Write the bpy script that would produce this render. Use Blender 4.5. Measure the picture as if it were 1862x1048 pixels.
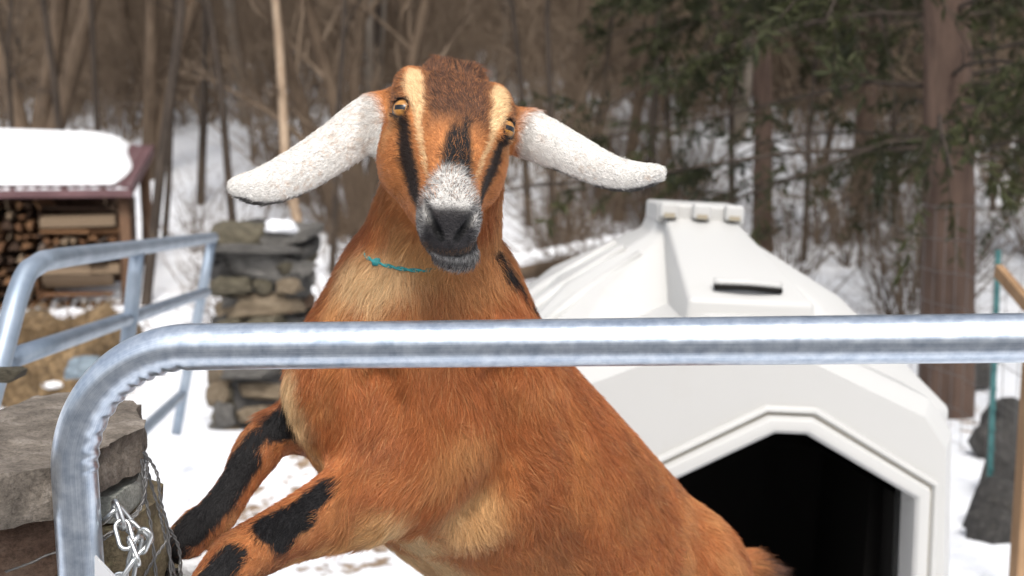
import bpy, bmesh, math, random, os
import numpy as np
from mathutils import Vector, Matrix

# ------------------------------------------------------------------ camera, sky, sun, exposure
scene = bpy.context.scene
for o in list(bpy.data.objects):
    bpy.data.objects.remove(o)
col = scene.collection
R = math.radians

CAM = np.array((0.0, 0.0, 1.20)); PITCH = R(-6.5); FPX = 2380.0
cd = bpy.data.cameras.new('camera'); cam = bpy.data.objects.new('camera', cd); col.objects.link(cam)
cam.location = CAM; cam.rotation_euler = (R(90) + PITCH, 0, 0)
cd.sensor_width = 36.0; cd.lens = FPX / 1862 * 36.0
cd.clip_start = 0.05; cd.clip_end = 500
cd.dof.use_dof = True; cd.dof.focus_distance = 1.24; cd.dof.aperture_fstop = 6.7
scene.camera = cam

SUN_EL, SUN_AZ = R(54), R(7)       # azimuth measured from straight behind the camera, towards its left
wd = bpy.data.worlds.new('World'); scene.world = wd; wd.use_nodes = True
nt = wd.node_tree; nt.nodes.clear()
sky = nt.nodes.new('ShaderNodeTexSky'); sky.sky_type = 'NISHITA'; sky.sun_disc = False
sky.sun_elevation = SUN_EL; sky.sun_rotation = R(180) - SUN_AZ
sky.air_density = 1.0; sky.dust_density = 4.0; sky.ozone_density = 1.0
hs = nt.nodes.new('ShaderNodeHueSaturation'); hs.inputs['Saturation'].default_value = 0.38
bg = nt.nodes.new('ShaderNodeBackground'); bg.inputs['Strength'].default_value = 0.15
wo = nt.nodes.new('ShaderNodeOutputWorld')
nt.links.new(sky.outputs[0], hs.inputs['Color']); nt.links.new(hs.outputs[0], bg.inputs['Color']); nt.links.new(bg.outputs[0], wo.inputs[0])

sl = bpy.data.lights.new('sun', 'SUN'); sl.energy = 1.3; sl.angle = R(16); sl.color = (1.0, 0.955, 0.89)
sun = bpy.data.objects.new('sun', sl); col.objects.link(sun)
sd = Vector((math.cos(SUN_EL) * math.sin(SUN_AZ), -math.cos(SUN_EL) * math.cos(SUN_AZ), math.sin(SUN_EL)))
sun.rotation_euler = sd.to_track_quat('Z', 'Y').to_euler(); sun.location = (0, 0, 20)

scene.view_settings.view_transform = 'Standard'; scene.view_settings.look = 'None'
scene.view_settings.gamma = 1.0; scene.view_settings.exposure = 0.72
scene.render.engine = 'CYCLES'
scene.cycles.use_denoising = True
try: scene.cycles.denoiser = 'OPENIMAGEDENOISE'
except Exception: pass
scene.cycles.max_bounces = 6; scene.cycles.diffuse_bounces = 3; scene.cycles.glossy_bounces = 3
scene.cycles.transparent_max_bounces = 6; scene.cycles.use_adaptive_sampling = False

# ------------------------------------------------------------------ helpers
FWD = np.array((0, math.cos(PITCH), math.sin(PITCH))); UPV = np.array((0, -math.sin(PITCH), math.cos(PITCH))); RGT = np.array((1.0, 0, 0))
def W(px, py, d):
    """world point seen at photo pixel (px, py) at depth d metres along the view axis"""
    return CAM + d * (FWD + (px - 931) / FPX * RGT - (py - 524) / FPX * UPV)

rng = np.random.default_rng(7)
random.seed(7)

def hash3(i, j, k, s=0):
    n = (i * 374761393 + j * 668265263 + k * 2147483647 + s * 1274126177) & 0xffffffff
    n = ((n ^ (n >> 13)) * 1274126177) & 0xffffffff
    n = n ^ (n >> 16)
    return (n & 0xffff) / 65535.0
def vnoise(P, s=0):
    P = np.asarray(P, float); I = np.floor(P).astype(np.int64); F = P - I; F = F * F * (3 - 2 * F)
    r = 0
    for a in (0, 1):
        for b in (0, 1):
            for c in (0, 1):
                w = (F[:, 0] if a else 1 - F[:, 0]) * (F[:, 1] if b else 1 - F[:, 1]) * (F[:, 2] if c else 1 - F[:, 2])
                r = r + w * hash3(I[:, 0] + a, I[:, 1] + b, I[:, 2] + c, s)
    return r                      # 0..1
def fbm(P, s=0, o=3):
    P = np.asarray(P, float); r = 0; a = 0.5; t = 0
    for i in range(o):
        r = r + a * vnoise(P * 2 ** i + 17.3 * i, s + i); t += a; a *= 0.5
    return r / t

def catmull(pts, n):
    """smooth curve through rows of pts (any width), n samples per span"""
    p = np.asarray(pts, float); q = np.vstack([2 * p[0] - p[1], p, 2 * p[-1] - p[-2]]); out = []
    for i in range(len(p) - 1):
        a, b, c, d = q[i:i + 4]
        for t in np.arange(n) / n:
            out.append(0.5 * (2 * b + (c - a) * t + (2 * a - 5 * b + 4 * c - d) * t * t + (3 * b - a - 3 * c + d) * t ** 3))
    out.append(p[-1]); return np.array(out)

# --- objects
def tag(o, label=None, cat=None, group=None, kind=None):
    if label: o['label'] = label
    if cat: o['category'] = cat
    if group: o['group'] = group
    if kind: o['kind'] = kind
    elif cat: o['kind'] = 'thing'
    return o
def link(o, parent=None):
    col.objects.link(o)
    if parent is not None: o.parent = parent
    return o
def empty(name, loc=(0, 0, 0), rz=0):
    o = bpy.data.objects.new(name, None); o.location = loc; o.rotation_euler = (0, 0, rz); o.empty_display_size = 0.05
    return link(o)
def mesh_data(name, verts, faces, mat, smooth=True, autosmooth=None):
    me = bpy.data.meshes.new(name); me.from_pydata([tuple(v) for v in verts], [], [tuple(f) for f in faces])
    me.materials.append(mat)
    if smooth: me.shade_smooth()
    if autosmooth is not None:
        me.shade_smooth(); me.set_sharp_from_angle(angle=R(autosmooth))
    me.update(); return me
def big_mesh(name, V, Q, mat, smooth=True):
    """fast mesh from numpy arrays; Q is (n,3) or (n,4)"""
    V = np.ascontiguousarray(V, np.float32); Q = np.ascontiguousarray(Q, np.int32); k = Q.shape[1]
    me = bpy.data.meshes.new(name); me.vertices.add(len(V)); me.vertices.foreach_set('co', V.ravel())
    me.loops.add(Q.size); me.loops.foreach_set('vertex_index', Q.ravel())
    me.polygons.add(len(Q)); me.polygons.foreach_set('loop_start', np.arange(0, Q.size, k, dtype=np.int32))
    me.update(calc_edges=True); me.validate()
    me.materials.append(mat)
    if smooth: me.shade_smooth()
    return me
def obj(name, me, parent=None, loc=None):
    o = bpy.data.objects.new(name, me)
    if loc is not None: o.location = loc
    return link(o, parent)
def copy_tree(o, parent=None):
    c = o.copy(); col.objects.link(c); c.parent = parent
    for ch in o.children: copy_tree(ch, c)
    return c

def tube(path, rad, seg=10, cap=True, closed=False):
    """swept tube -> verts, faces. path (n,3), rad scalar or (n,)"""
    p = np.asarray(path, float); n = len(p); rad = np.broadcast_to(np.asarray(rad, float), (n,))
    if closed: t = np.roll(p, -1, 0) - np.roll(p, 1, 0)
    else: t = np.gradient(p, axis=0)
    t /= np.linalg.norm(t, axis=1)[:, None] + 1e-12
    u = np.cross(t[0], (0, 0, 1.0)); 
    if np.linalg.norm(u) < 1e-3: u = np.cross(t[0], (0, 1.0, 0))
    u /= np.linalg.norm(u); V = []; ang = np.arange(seg) / seg * 2 * math.pi
    for i in range(n):
        u = u - t[i] * np.dot(u, t[i]); u /= np.linalg.norm(u); w = np.cross(t[i], u)
        V.append(p[i] + rad[i] * (np.cos(ang)[:, None] * u + np.sin(ang)[:, None] * w))
    V = np.vstack(V); F = []
    for i in range(n if closed else n - 1):
        a = i * seg; b = ((i + 1) % n) * seg
        for j in range(seg):
            k = (j + 1) % seg; F.append((a + j, a + k, b + k, b + j))
    F = [tuple(f) for f in F]
    if cap and not closed:
        F.append(tuple(range(seg - 1, -1, -1))); F.append(tuple(range((n - 1) * seg, n * seg)))
    return V, F
class MB:
    """collects pieces into one mesh"""
    def __init__(s): s.v = []; s.f = []; s.n = 0
    def add(s, V, F):
        V = np.asarray(V, float); s.v.append(V); s.f += [tuple(i + s.n for i in f) for f in F]; s.n += len(V); return s
    def tube(s, path, rad, seg=8, **k): return s.add(*tube(path, rad, seg, **k))
    def box(s, c, h, rot=None):
        V = np.array([(x, y, z) for x in (-1, 1) for y in (-1, 1) for z in (-1, 1)], float) * np.asarray(h)
        if rot is not None: V = V @ np.asarray(rot).T
        return s.add(V + np.asarray(c), [(0, 1, 3, 2), (4, 6, 7, 5), (0, 4, 5, 1), (2, 3, 7, 6), (0, 2, 6, 4), (1, 5, 7, 3)])
    def data(s, name, mat, **k): return mesh_data(name, np.vstack(s.v), s.f, mat, **k)
    def build(s, name, mat, parent=None, **k): return obj(name, s.data(name, mat, **k), parent)

# --- materials
class NT:
    def __init__(s, name):
        s.m = bpy.data.materials.new(name); s.m.use_nodes = True; s.t = s.m.node_tree; s.t.nodes.clear()
        s.out = s.n('ShaderNodeOutputMaterial'); s.b = s.n('ShaderNodeBsdfPrincipled'); s.l(s.b.outputs[0], s.out.inputs[0])
    def n(s, ty, **k):
        x = s.t.nodes.new(ty)
        for a, v in k.items(): setattr(x, a, v)
        return x
    def l(s, a, b): s.t.links.new(a, b)
    def coord(s, which='Object', scale=(1, 1, 1)):
        c = s.n('ShaderNodeTexCoord'); mp = s.n('ShaderNodeMapping'); mp.inputs['Scale'].default_value = scale
        s.l(c.outputs[which], mp.inputs[0]); return mp.outputs[0]
    def geo(s, scale=(1, 1, 1)):
        g = s.n('ShaderNodeNewGeometry'); mp = s.n('ShaderNodeMapping'); mp.inputs['Scale'].default_value = scale
        s.l(g.outputs['Position'], mp.inputs[0]); return mp.outputs[0]
    def noise(s, vec, scale, detail=4, rough=0.55):
        x = s.n('ShaderNodeTexNoise'); x.inputs['Scale'].default_value = scale; x.inputs['Detail'].default_value = detail; x.inputs['Roughness'].default_value = rough
        if vec is not None: s.l(vec, x.inputs['Vector'])
        return x.outputs[0]
    def ramp(s, fac, stops):
        r = s.n('ShaderNodeValToRGB'); e = r.color_ramp.elements
        while len(e) < len(stops): e.new(0.5)
        for x, (p, c) in zip(e, stops):
            x.position = p; x.color = (*c, 1) if len(c) == 3 else c
        s.l(fac, r.inputs[0]); return r.outputs[0]
    def mix(s, fac, a, b, mode='MIX'):
        m = s.n('ShaderNodeMix', data_type='RGBA', blend_type=mode)
        for sock, v in ((m.inputs[0], fac), (m.inputs[6], a), (m.inputs[7], b)):
            if hasattr(v, 'links'): s.l(v, sock)
            elif isinstance(v, (int, float)): sock.default_value = v
            else: sock.default_value = (*v, 1)
        return m.outputs[2]
    def math(s, op, a, b=0.0, clamp=False):
        m = s.n('ShaderNodeMath', operation=op, use_clamp=clamp)
        for sock, v in ((m.inputs[0], a), (m.inputs[1], b)):
            if hasattr(v, 'links'): s.l(v, sock)
            else: sock.default_value = v
        return m.outputs[0]
    def bump(s, h, strength=0.4, dist=0.01):
        b = s.n('ShaderNodeBump'); b.inputs['Strength'].default_value = strength; b.inputs['Distance'].default_value = dist
        s.l(h, b.inputs['Height']); s.l(b.outputs[0], s.b.inputs['Normal'])
    def set(s, **k):
        for a, v in k.items():
            i = s.b.inputs[a.replace('_', ' ')]
            if hasattr(v, 'links'): s.l(v, i)
            elif isinstance(v, (tuple, list)) and len(v) == 3: i.default_value = (*v, 1)
            else: i.default_value = v
        return s.m
# ------------------------------------------------------------------ ground: a snowy yard that climbs into a wooded hillside
def smooth01(a, b, x): t = np.clip((x - a) / (b - a), 0, 1); return t * t * (3 - 2 * t)
def height(x, y):
    x = np.atleast_1d(np.asarray(x, float)); y = np.atleast_1d(np.asarray(y, float)); P = np.stack([x, y, 0 * x], 1)
    h = .10 * (fbm(P * .45, 11) - .5) * smooth01(2.5, 5, np.abs(y) + np.abs(x)) + .035 * (fbm(P * 2.2, 14) - .5)
    h += .34 * smooth01(5.8, 8.4, y) + np.maximum(0, y - 8.4) * .225 * smooth01(7, 12, y)
    h += 1.1 * (fbm(P * .16, 21) - .5) * smooth01(8, 16, y) + .30 * np.maximum(0, -y - 7)
    h += .20 * np.exp(-(((x + .55) / .75) ** 2 + ((y - 4.55) / .5) ** 2))          # drift in front of the pillar
    return h
def hz(x, y): return float(height(x, y)[0])
gx = np.concatenate([np.linspace(-90, -9, 34)[:-1], np.linspace(-9, 9, 181), np.linspace(9, 90, 34)[1:]])
gy = np.concatenate([np.linspace(-60, -2, 24)[:-1], np.linspace(-2, 12, 141), np.linspace(12, 40, 71)[1:], np.linspace(40, 150, 24)[1:]])
X, Y = np.meshgrid(gx, gy, indexing='ij'); Z = height(X.ravel(), Y.ravel())
ix = np.arange(X.size).reshape(X.shape); Q = np.stack([ix[:-1, :-1], ix[1:, :-1], ix[1:, 1:], ix[:-1, 1:]], -1).reshape(-1, 4)
g = NT('snowy_ground'); gp = g.geo()
sn = g.ramp(g.noise(gp, 1.3, 5), [(.3, (.70, .72, .76)), (.7, (.83, .84, .86))])
litter = g.ramp(g.noise(gp, 6.0, 6, .7), [(.30, (.06, .043, .032)), (.5, (.24, .185, .14)), (.72, (.50, .42, .34))])
dirt = g.ramp(g.noise(gp, 24, 5, .7), [(.3, (.12, .075, .045)), (.7, (.34, .25, .17))])
sy = g.n('ShaderNodeSeparateXYZ'); g.l(gp, sy.inputs[0])
hill = g.math('ADD', g.math('MULTIPLY', g.math('SUBTRACT', g.math('ABSOLUTE', g.math('ADD', sy.outputs[1], 2.0)), 15.3), .13), g.math('MULTIPLY', g.math('SUBTRACT', g.noise(gp, .9, 6, .65), .5), 1.5))
hillf = g.ramp(hill, [(.30, (0, 0, 0)), (.62, (1, 1, 1))])
def patch(cx, cy, rx, ry, sc, bias):
    dx = g.math('DIVIDE', g.math('SUBTRACT', sy.outputs[0], cx), rx); dy = g.math('DIVIDE', g.math('SUBTRACT', sy.outputs[1], cy), ry)
    r2 = g.math('ADD', g.math('MULTIPLY', dx, dx), g.math('MULTIPLY', dy, dy))
    return g.ramp(g.math('SUBTRACT', g.math('ADD', g.noise(gp, sc, 7, .72), bias), g.math('MULTIPLY', r2, .22)), [(.52, (0, 0, 0)), (.60, (1, 1, 1))])
c = g.mix(patch(-.55, 3.95, .62, .75, 9, .07), sn, dirt); c = g.mix(patch(-3.2, 6.6, 1.0, .8, 5, .06), c, dirt); c = g.mix(patch(2.0, 5.6, .9, .9, 6, .0), c, dirt)
gravel = g.ramp(g.noise(gp, 45, 5, .7), [(.3, (.055, .057, .062)), (.7, (.16, .16, .165))])
bare = g.math('MULTIPLY', g.math('SUBTRACT', .45, g.math('ADD', sy.outputs[1], g.math('MULTIPLY', g.math('SUBTRACT', g.noise(gp, 3, 5, .6), .5), .7))), 6.0, clamp=True)
c = g.mix(bare, c, gravel); c = g.mix(g.math('MULTIPLY', g.ramp(g.noise(gp, 15, 7, .78), [(.64, (0, 0, 0)), (.69, (1, 1, 1))]), .75), c, dirt); c = g.mix(hillf, c, litter)
g.set(Base_Color=c, Roughness=.75, Specular_IOR_Level=.25); g.bump(g.math('ADD', g.noise(gp, 5, 6, .6), g.math('MULTIPLY', g.noise(gp, 60, 3), .12)), .6, .06)
ground = obj('ground', big_mesh('ground', np.stack([X.ravel(), Y.ravel(), Z], 1), Q, g.m)); tag(ground, kind='structure')
# ------------------------------------------------------------------ woodland
def bark(name, a, b, sc=14):
    m = NT(name); v = m.coord('Object', (1, 1, .22)); m.set(Base_Color=m.ramp(m.noise(v, sc, 6, .7), [(.28, a), (.72, b)]), Roughness=.9, Specular_IOR_Level=.15); m.bump(m.noise(v, sc * 2, 4), .7, .02); return m.m
BARK = bark('bark_brown', (.055, .038, .026), (.185, .135, .095)); BARKG = bark('bark_grey', (.09, .075, .062), (.30, .255, .21)); BARKP = bark('bark_pale', (.26, .18, .12), (.46, .35, .25)); BARKR = bark('bark_red', (.042, .028, .023), (.150, .100, .076), 10)
BARKD = bark('bark_dark', (.025, .020, .017), (.085, .066, .052)); TWIG = bark('twig', (.10, .070, .048), (.31, .235, .17), 5); TWIGW = bark('twig_warm', (.11, .066, .038), (.27, .175, .105), 5)
def quick_tubes(paths, rads, seg):
    """paths (m,n,3), rads (m,n) -> verts, quads (vectorised sweep)"""
    p = np.asarray(paths, float); r = np.asarray(rads, float); m, n, _ = p.shape
    t = np.gradient(p, axis=1); t /= np.linalg.norm(t, axis=2)[..., None] + 1e-9
    ref = np.where(np.abs(t[..., 2:3]) > .85, np.array((1.0, 0, 0)), np.array((0, 0, 1.0))); u = np.cross(t, ref); u /= np.linalg.norm(u, axis=2)[..., None] + 1e-9; w = np.cross(t, u)
    a = np.arange(seg) / seg * 2 * math.pi
    V = p[:, :, None] + r[:, :, None, None] * (np.cos(a)[:, None] * u[:, :, None] + np.sin(a)[:, None] * w[:, :, None])
    i = np.arange(m * n * seg).reshape(m, n, seg); A, B = i[:, :-1], i[:, 1:]
    Q = np.stack([A, np.roll(A, -1, 2), np.roll(B, -1, 2), B], -1).reshape(-1, 4)
    return V.reshape(-1, 3), Q
def grow(rg, starts, dirs, lens, r0, npts, wob, droop=0.0, taper=.25):
    """one generation of branches: returns paths, radii"""
    m = len(starts); d = dirs / np.linalg.norm(dirs, axis=1)[:, None]; P = np.empty((m, npts, 3)); P[:, 0] = starts
    for k in range(1, npts):
        d = d + rg.normal(0, wob, (m, 3)) + np.array((0, 0, -droop)); d /= np.linalg.norm(d, axis=1)[:, None]
        P[:, k] = P[:, k - 1] + d * (lens / (npts - 1))[:, None]
    rad = np.asarray(r0)[:, None] * np.linspace(1, taper, npts)[None]
    return P, rad
def side_shoots(rg, P, R_, per, lo, lenf, radf, spread=.9, up=.25):
    m, n, _ = P.shape; idx = np.repeat(np.arange(m), per); t = rg.uniform(lo, .98, len(idx)) * (n - 1); k = np.minimum(t.astype(int), n - 2); f = t - k
    s = P[idx, k] * (1 - f)[:, None] + P[idx, k + 1] * f[:, None]; d = P[idx, k + 1] - P[idx, k]; d /= np.linalg.norm(d, axis=1)[:, None] + 1e-9
    dd = d + rg.normal(0, spread * .6, d.shape) + np.array((0, 0, up)); L = np.linalg.norm(P[:, -1] - P[:, 0], axis=1)[idx] * lenf * rg.uniform(.5, 1.2, len(idx)) * (1.15 - t / n * .6)
    r = (R_[idx, k] * radf * rg.uniform(.6, 1, len(idx)))
    return s, dd, L, r
def merge(parts):
    V = []; Q = []; n = 0
    for v, q in parts: V.append(v); Q.append(q + n); n += len(v)
    return np.vstack(V), np.vstack(Q)
def bare_tree(seed, h, r, lean=(0, 0), forks=1, first=.25):
    rg = np.random.default_rng(seed)
    P0, R0 = grow(rg, np.zeros((forks, 3)) + rg.normal(0, r * .5 * (forks > 1), (forks, 3)) * (1, 1, 0), np.array([(lean[0] + rg.normal(0, .05 + .12 * (forks > 1)), lean[1] + rg.normal(0, .05), 1.0) for _ in range(forks)]), np.full(forks, h) * rg.uniform(.85, 1, forks), np.full(forks, r), 9, .07, -.02, .18)
    trunk = quick_tubes(P0, R0, 9)
    s, d, L, rr = side_shoots(rg, P0, R0, 16, first, .34, .50, 1.1, .35); P1, R1 = grow(rg, s, d, L, rr, 6, .16, -.03)
    s, d, L, rr = side_shoots(rg, P1, R1, 7, .2, .45, .55, 1.0, .2); P2, R2 = grow(rg, s, d, L, np.maximum(rr, .006), 4, .16)
    s, d, L, rr = side_shoots(rg, P2, R2, 4, .2, .6, .6, 1.0, .1); P3, R3 = grow(rg, s, d, L, np.maximum(rr, .0045), 3, .15)
    crown = merge([quick_tubes(P1, R1, 5), quick_tubes(P2, R2, 4), quick_tubes(P3, R3, 3)])
    return trunk, crown
def plant_tree(name, label, tm, cmesh, x, y, rz, sc, group=None, cat='tree'):
    e = empty(name, (x, y, hz(x, y) - .04), rz); e.scale = (sc, sc, sc)
    obj('trunk', tm, e); obj('crown', cmesh, e); return tag(e, label, cat, group)
def tree_meshes(nm, seed, h, r, tm, cm_, **k):
    t, c = bare_tree(seed, h, r, **k); return big_mesh(nm + '_trunk', *t, tm), big_mesh(nm + '_crown', *c, cm_)
def at_px(px, d): return (px - 931) / FPX * d, d * math.cos(PITCH)
# single trees one can tell apart
singles = [
    (70, 11.0, .085, 8, dict(forks=3, first=.2), BARK, TWIG, 'many-stemmed brown tree rising behind the snowy woodshed roof'),
    (262, 7.6, .032, 7, dict(lean=(-.02, 0), first=.3), BARKD, TWIG, 'slim dark straight sapling at the corner of the woodshed'),
    (560, 8.8, .038, 6, dict(lean=(-.14, .05), first=.3), BARKP, TWIGW, 'pale tan leaning sapling with bare smooth stem above the stone pillar'),
    (455, 12.5, .06, 8, dict(first=.25), BARKG, TWIG, 'grey bare tree with crooked limbs behind the stone pillar'),
    (700, 14.0, .09, 9, dict(forks=2), BARKG, TWIG, 'forked pale grey tree further up the hillside'),
    (1050, 12.0, .07, 8, dict(lean=(.05, 0)), BARK, TWIG, 'thin dark leaning tree behind the ear with the upturned tip'),
    (1120, 10.0, .05, 6, dict(lean=(.12, 0)), BARK, TWIG, 'slender dark sapling slanting over the snow behind the shelter'),
    (1240, 13.5, .06, 8, dict(forks=2), BARK, TWIG, 'twin-stemmed dark tree behind the shelter ridge'),
    (640, 9.6, .06, 5, dict(forks=4, first=.1), BARK, TWIG, 'clump of brown stems growing close behind the stone pillar'),
    (165, 16.0, .08, 9, dict(), BARK, TWIG, 'upright brown tree deep behind the woodshed'),
    (330, 19.0, .08, 10, dict(forks=2), BARKG, TWIG, 'tall grey forked tree high on the hillside'),
    (880, 19.0, .09, 10, dict(), BARK, TWIG, 'dark straight tree on the hillside directly behind the poll of the goat'),
]
for i, (px, d, r, h, kw, tm, cmm, lab) in enumerate(singles):
    x, y = at_px(px, d); a, b = tree_meshes('bare_tree', 100 + i, h, r, tm, cmm, **kw); plant_tree('bare_tree', lab, a, b, x, y, 0, 1)
protos = [tree_meshes('hill_tree', 300 + i, 8, .05, (BARK, BARKG, BARK)[i % 3], TWIG, forks=1 + i % 2) for i in range(5)]
rg = np.random.default_rng(5)
for i in range(52):
    d = rg.uniform(11, 21); x, y = at_px(rg.uniform(-150, 2000) if i < 34 else rg.choice((rg.uniform(-1500, -150), rg.uniform(2000, 3400))), d); a, b = protos[i % 5]
    plant_tree('hill_tree', 'bare brown tree in the blurred woodland up the hillside', a, b, x, y, rg.uniform(0, 6.28), rg.uniform(.8, 1.25), 'bare trees up the hillside')

sap = [tree_meshes('sapling', 420 + i, 5.0, .028, BARKD, BARKD, lean=((-1) ** i * .09, 0), first=.3) for i in range(4)]
spots = [(30, 9.6), (128, 9.9), (196, 10.6), (300, 9.3), (368, 10.4), (430, 9.0), (520, 11.2), (604, 8.3), (668, 10.2), (962, 9.8), (1010, 8.9), (1085, 10.8), (1165, 9.3), (1215, 11.5), (1330, 10.2), (1460, 9.0), (1490, 11.0), (1630, 9.6), (1800, 10.4)]
for i, (px, d) in enumerate(spots):
    x, y = at_px(px, d); plant_tree('sapling', 'slender dark bare sapling rising from the snow at the foot of the hill', *sap[i % 4], x, y, i * 1.7 % .8 - .4, .75 + (i * 37 % 50) / 100, 'dark saplings at the foot of the hill')

# undergrowth: an uncountable mass of bare bushes
def bush(seed, h, n=13):
    rg = np.random.default_rng(seed); d = rg.normal(0, .42, (n, 3)); d[:, 2] = 1
    P0, R0 = grow(rg, rg.normal(0, .10, (n, 3)) * (1, 1, 0), d, rg.uniform(.6, 1.1, n) * h, rg.uniform(.005, .011, n) * h ** .5, 6, .11, .02, .3)
    s, d, L, rr = side_shoots(rg, P0, R0, 7, .15, .42, .6, 1.1, .2); P1, R1 = grow(rg, s, d, L, np.maximum(rr, .0034), 4, .2, .02)
    s, d, L, rr = side_shoots(rg, P1, R1, 4, .1, .6, .7, 1.1, .1); P2, R2 = grow(rg, s, d, L, np.maximum(rr, .0032), 2, .2, .02)
    return merge([quick_tubes(P0, R0, 4), quick_tubes(P1, R1, 3), quick_tubes(P2, R2, 3)])
def scatter(name, label, protos, places, mat):
    parts = []
    for i, (x, y, s, a) in enumerate(places):
        V, Q = protos[i % len(protos)]; c, sn_ = math.cos(a), math.sin(a)
        parts.append((np.stack([V[:, 0] * c - V[:, 1] * sn_, V[:, 0] * sn_ + V[:, 1] * c, V[:, 2]], 1) * s + (x, y, hz(x, y) - .03), Q))
    o = obj(name, big_mesh(name, *merge(parts), mat)); return tag(o, label, 'undergrowth', kind='stuff')
bp = [bush(500 + i, 1.7) for i in range(5)]
pl = []
for i in range(520):
    d = rg.choice((rg.uniform(9.2, 13), rg.uniform(12.0, 18.5)), p=(.09, .91)); px = rg.uniform(-120, 1990) if i < 340 else rg.choice((rg.uniform(-1700, -120), rg.uniform(1990, 3600)))
    if px < 290 and d < 11: continue
    pl.append((*at_px(px, d), rg.uniform(.6, 1.2) * (.55 + d / 34), rg.uniform(0, 6.28)))
scatter('undergrowth', 'tangle of bare brown bushes covering the snowy hillside', bp, pl, TWIG)
pl = []
for i in range(46):
    px = rg.choice((rg.uniform(960, 1250), rg.uniform(1350, 1700), rg.uniform(300, 480), rg.uniform(560, 720)), p=(.34, .40, .11, .15)); d = rg.uniform(6.6, 10.5)
    pl.append((*at_px(px, d), rg.uniform(.35, .62), rg.uniform(0, 6.28)))
scatter('thicket', 'dark low thicket of bare twigs along the foot of the hillside', bp, pl, BARK)

pl = []
for i in range(60): a_ = rg.uniform(math.pi * .95, math.pi * 2.05); r_ = rg.uniform(9, 15); pl.append((math.cos(a_) * r_, math.sin(a_) * r_, rg.uniform(1.2, 2.2), rg.uniform(0, 6.28)))
scatter('brush', 'bare brown brush around the near side of the yard', bp, pl, BARK)

# evergreens
def needle_mat(nm, a, b):
    m = NT(nm); m.set(Base_Color=m.ramp(m.noise(m.geo(), 2.4, 4), [(.3, a), (.7, b)]), Roughness=.7, Specular_IOR_Level=.2); return m.m
NEEDLE = needle_mat('needles', (.010, .014, .005), (.040, .042, .014)); 
def evergreen(seed, h, r, nb, reach, z0, dens=60, droop=.09):
    rg = np.random.default_rng(seed)
    P0, R0 = grow(rg, np.zeros((1, 3)), np.array([(rg.normal(0, .02), 0, 1.0)]), np.array([h]), np.array([r]), 9, .015, 0, .15); trunk = quick_tubes(P0, R0, 12)
    zs = np.sort(np.concatenate([rg.uniform(z0, z0 + 1.3, nb // 2), rg.uniform(z0 + 1, h * .97, nb - nb // 2)])); az = rg.uniform(0, 6.28, nb); L = reach * np.clip(1.12 - zs / h, .15, 1) * rg.uniform(.7, 1.15, nb)
    s = np.stack([np.interp(zs, P0[0, :, 2], P0[0, :, 0]), np.interp(zs, P0[0, :, 2], P0[0, :, 1]), zs], 1)
    P1, R1 = grow(rg, s, np.stack([np.cos(az), np.sin(az), np.full(nb, .12)], 1), L, .004 + L * .004, 7, .09, droop)
    s, d, L2, rr = side_shoots(rg, P1, R1, 10, .12, .34, .55, .9, -.1); P2, R2 = grow(rg, s, d, L2, np.maximum(rr, .003), 4, .12, .10)
    limbs = merge([quick_tubes(P1, R1, 5), quick_tubes(P2, R2, 3)])
    # needle sprays: little folded leaf-shaped faces hung along the branchlets
    m = len(P2); idx = np.repeat(np.arange(m), dens); t = rg.uniform(.05, 1, len(idx)) * 3; k = np.minimum(t.astype(int), 2); f = (t - k)[:, None]
    keep = rg.random(m) < .72; sel = keep[idx]; idx, k, f = idx[sel], k[sel], f[sel]
    c = P2[idx, k] * (1 - f) + P2[idx, k + 1] * f; n_ = len(c); dv = P2[idx, k + 1] - P2[idx, k]; dv /= np.linalg.norm(dv, axis=1)[:, None] + 1e-9
    a = dv * .5 + rg.normal(0, .6, (n_, 3)) + (0, 0, -.25); a /= np.linalg.norm(a, axis=1)[:, None]; b = np.cross(a, rg.normal(0, 1, (n_, 3))); b /= np.linalg.norm(b, axis=1)[:, None] + 1e-9
    ln = rg.uniform(.035, .085, n_)[:, None]; w = ln * .11
    V = np.stack([c, c + a * ln * .5 + b * w, c + a * ln, c + a * ln * .5 - b * w], 1).reshape(-1, 3); Q = np.arange(n_ * 4).reshape(-1, 4)
    return trunk, limbs, (V, Q)
def plant_evergreen(label, px, d, seed, h, r, nb, reach, z0, **k):
    x, y = at_px(px, d); e = empty('evergreen_tree', (x, y, hz(x, y) - .05)); t, l, f = evergreen(seed, h, r, nb, reach, z0, **k)
    obj('trunk', big_mesh('trunk', *t, BARKR), e); lb = obj('limbs', big_mesh('limbs', *l, BARKD), e); lb['kind'] = 'stuff'; nd = obj('crown', big_mesh('crown', *f, NEEDLE, smooth=False), e); nd['kind'] = 'stuff'
    return tag(e, label, 'tree')
plant_evergreen('big evergreen with a thick reddish brown trunk beside the plastic shelter', 1728, 5.7, 41, 7.5, .125, 64, 2.1, 1.05)
plant_evergreen('evergreen with a thin red trunk standing behind the shelter', 1385, 8.6, 42, 7.5, .07, 50, 1.5, 1.45)
plant_evergreen('dark evergreen whose boughs hang beyond the steel fence post', 1990, 8.2, 43, 8, .12, 60, 2.6, 1.0)
plant_evergreen('small shaded evergreen between the two larger evergreens', 1560, 10.5, 44, 8, .09, 60, 2.6, 1.3)
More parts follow.
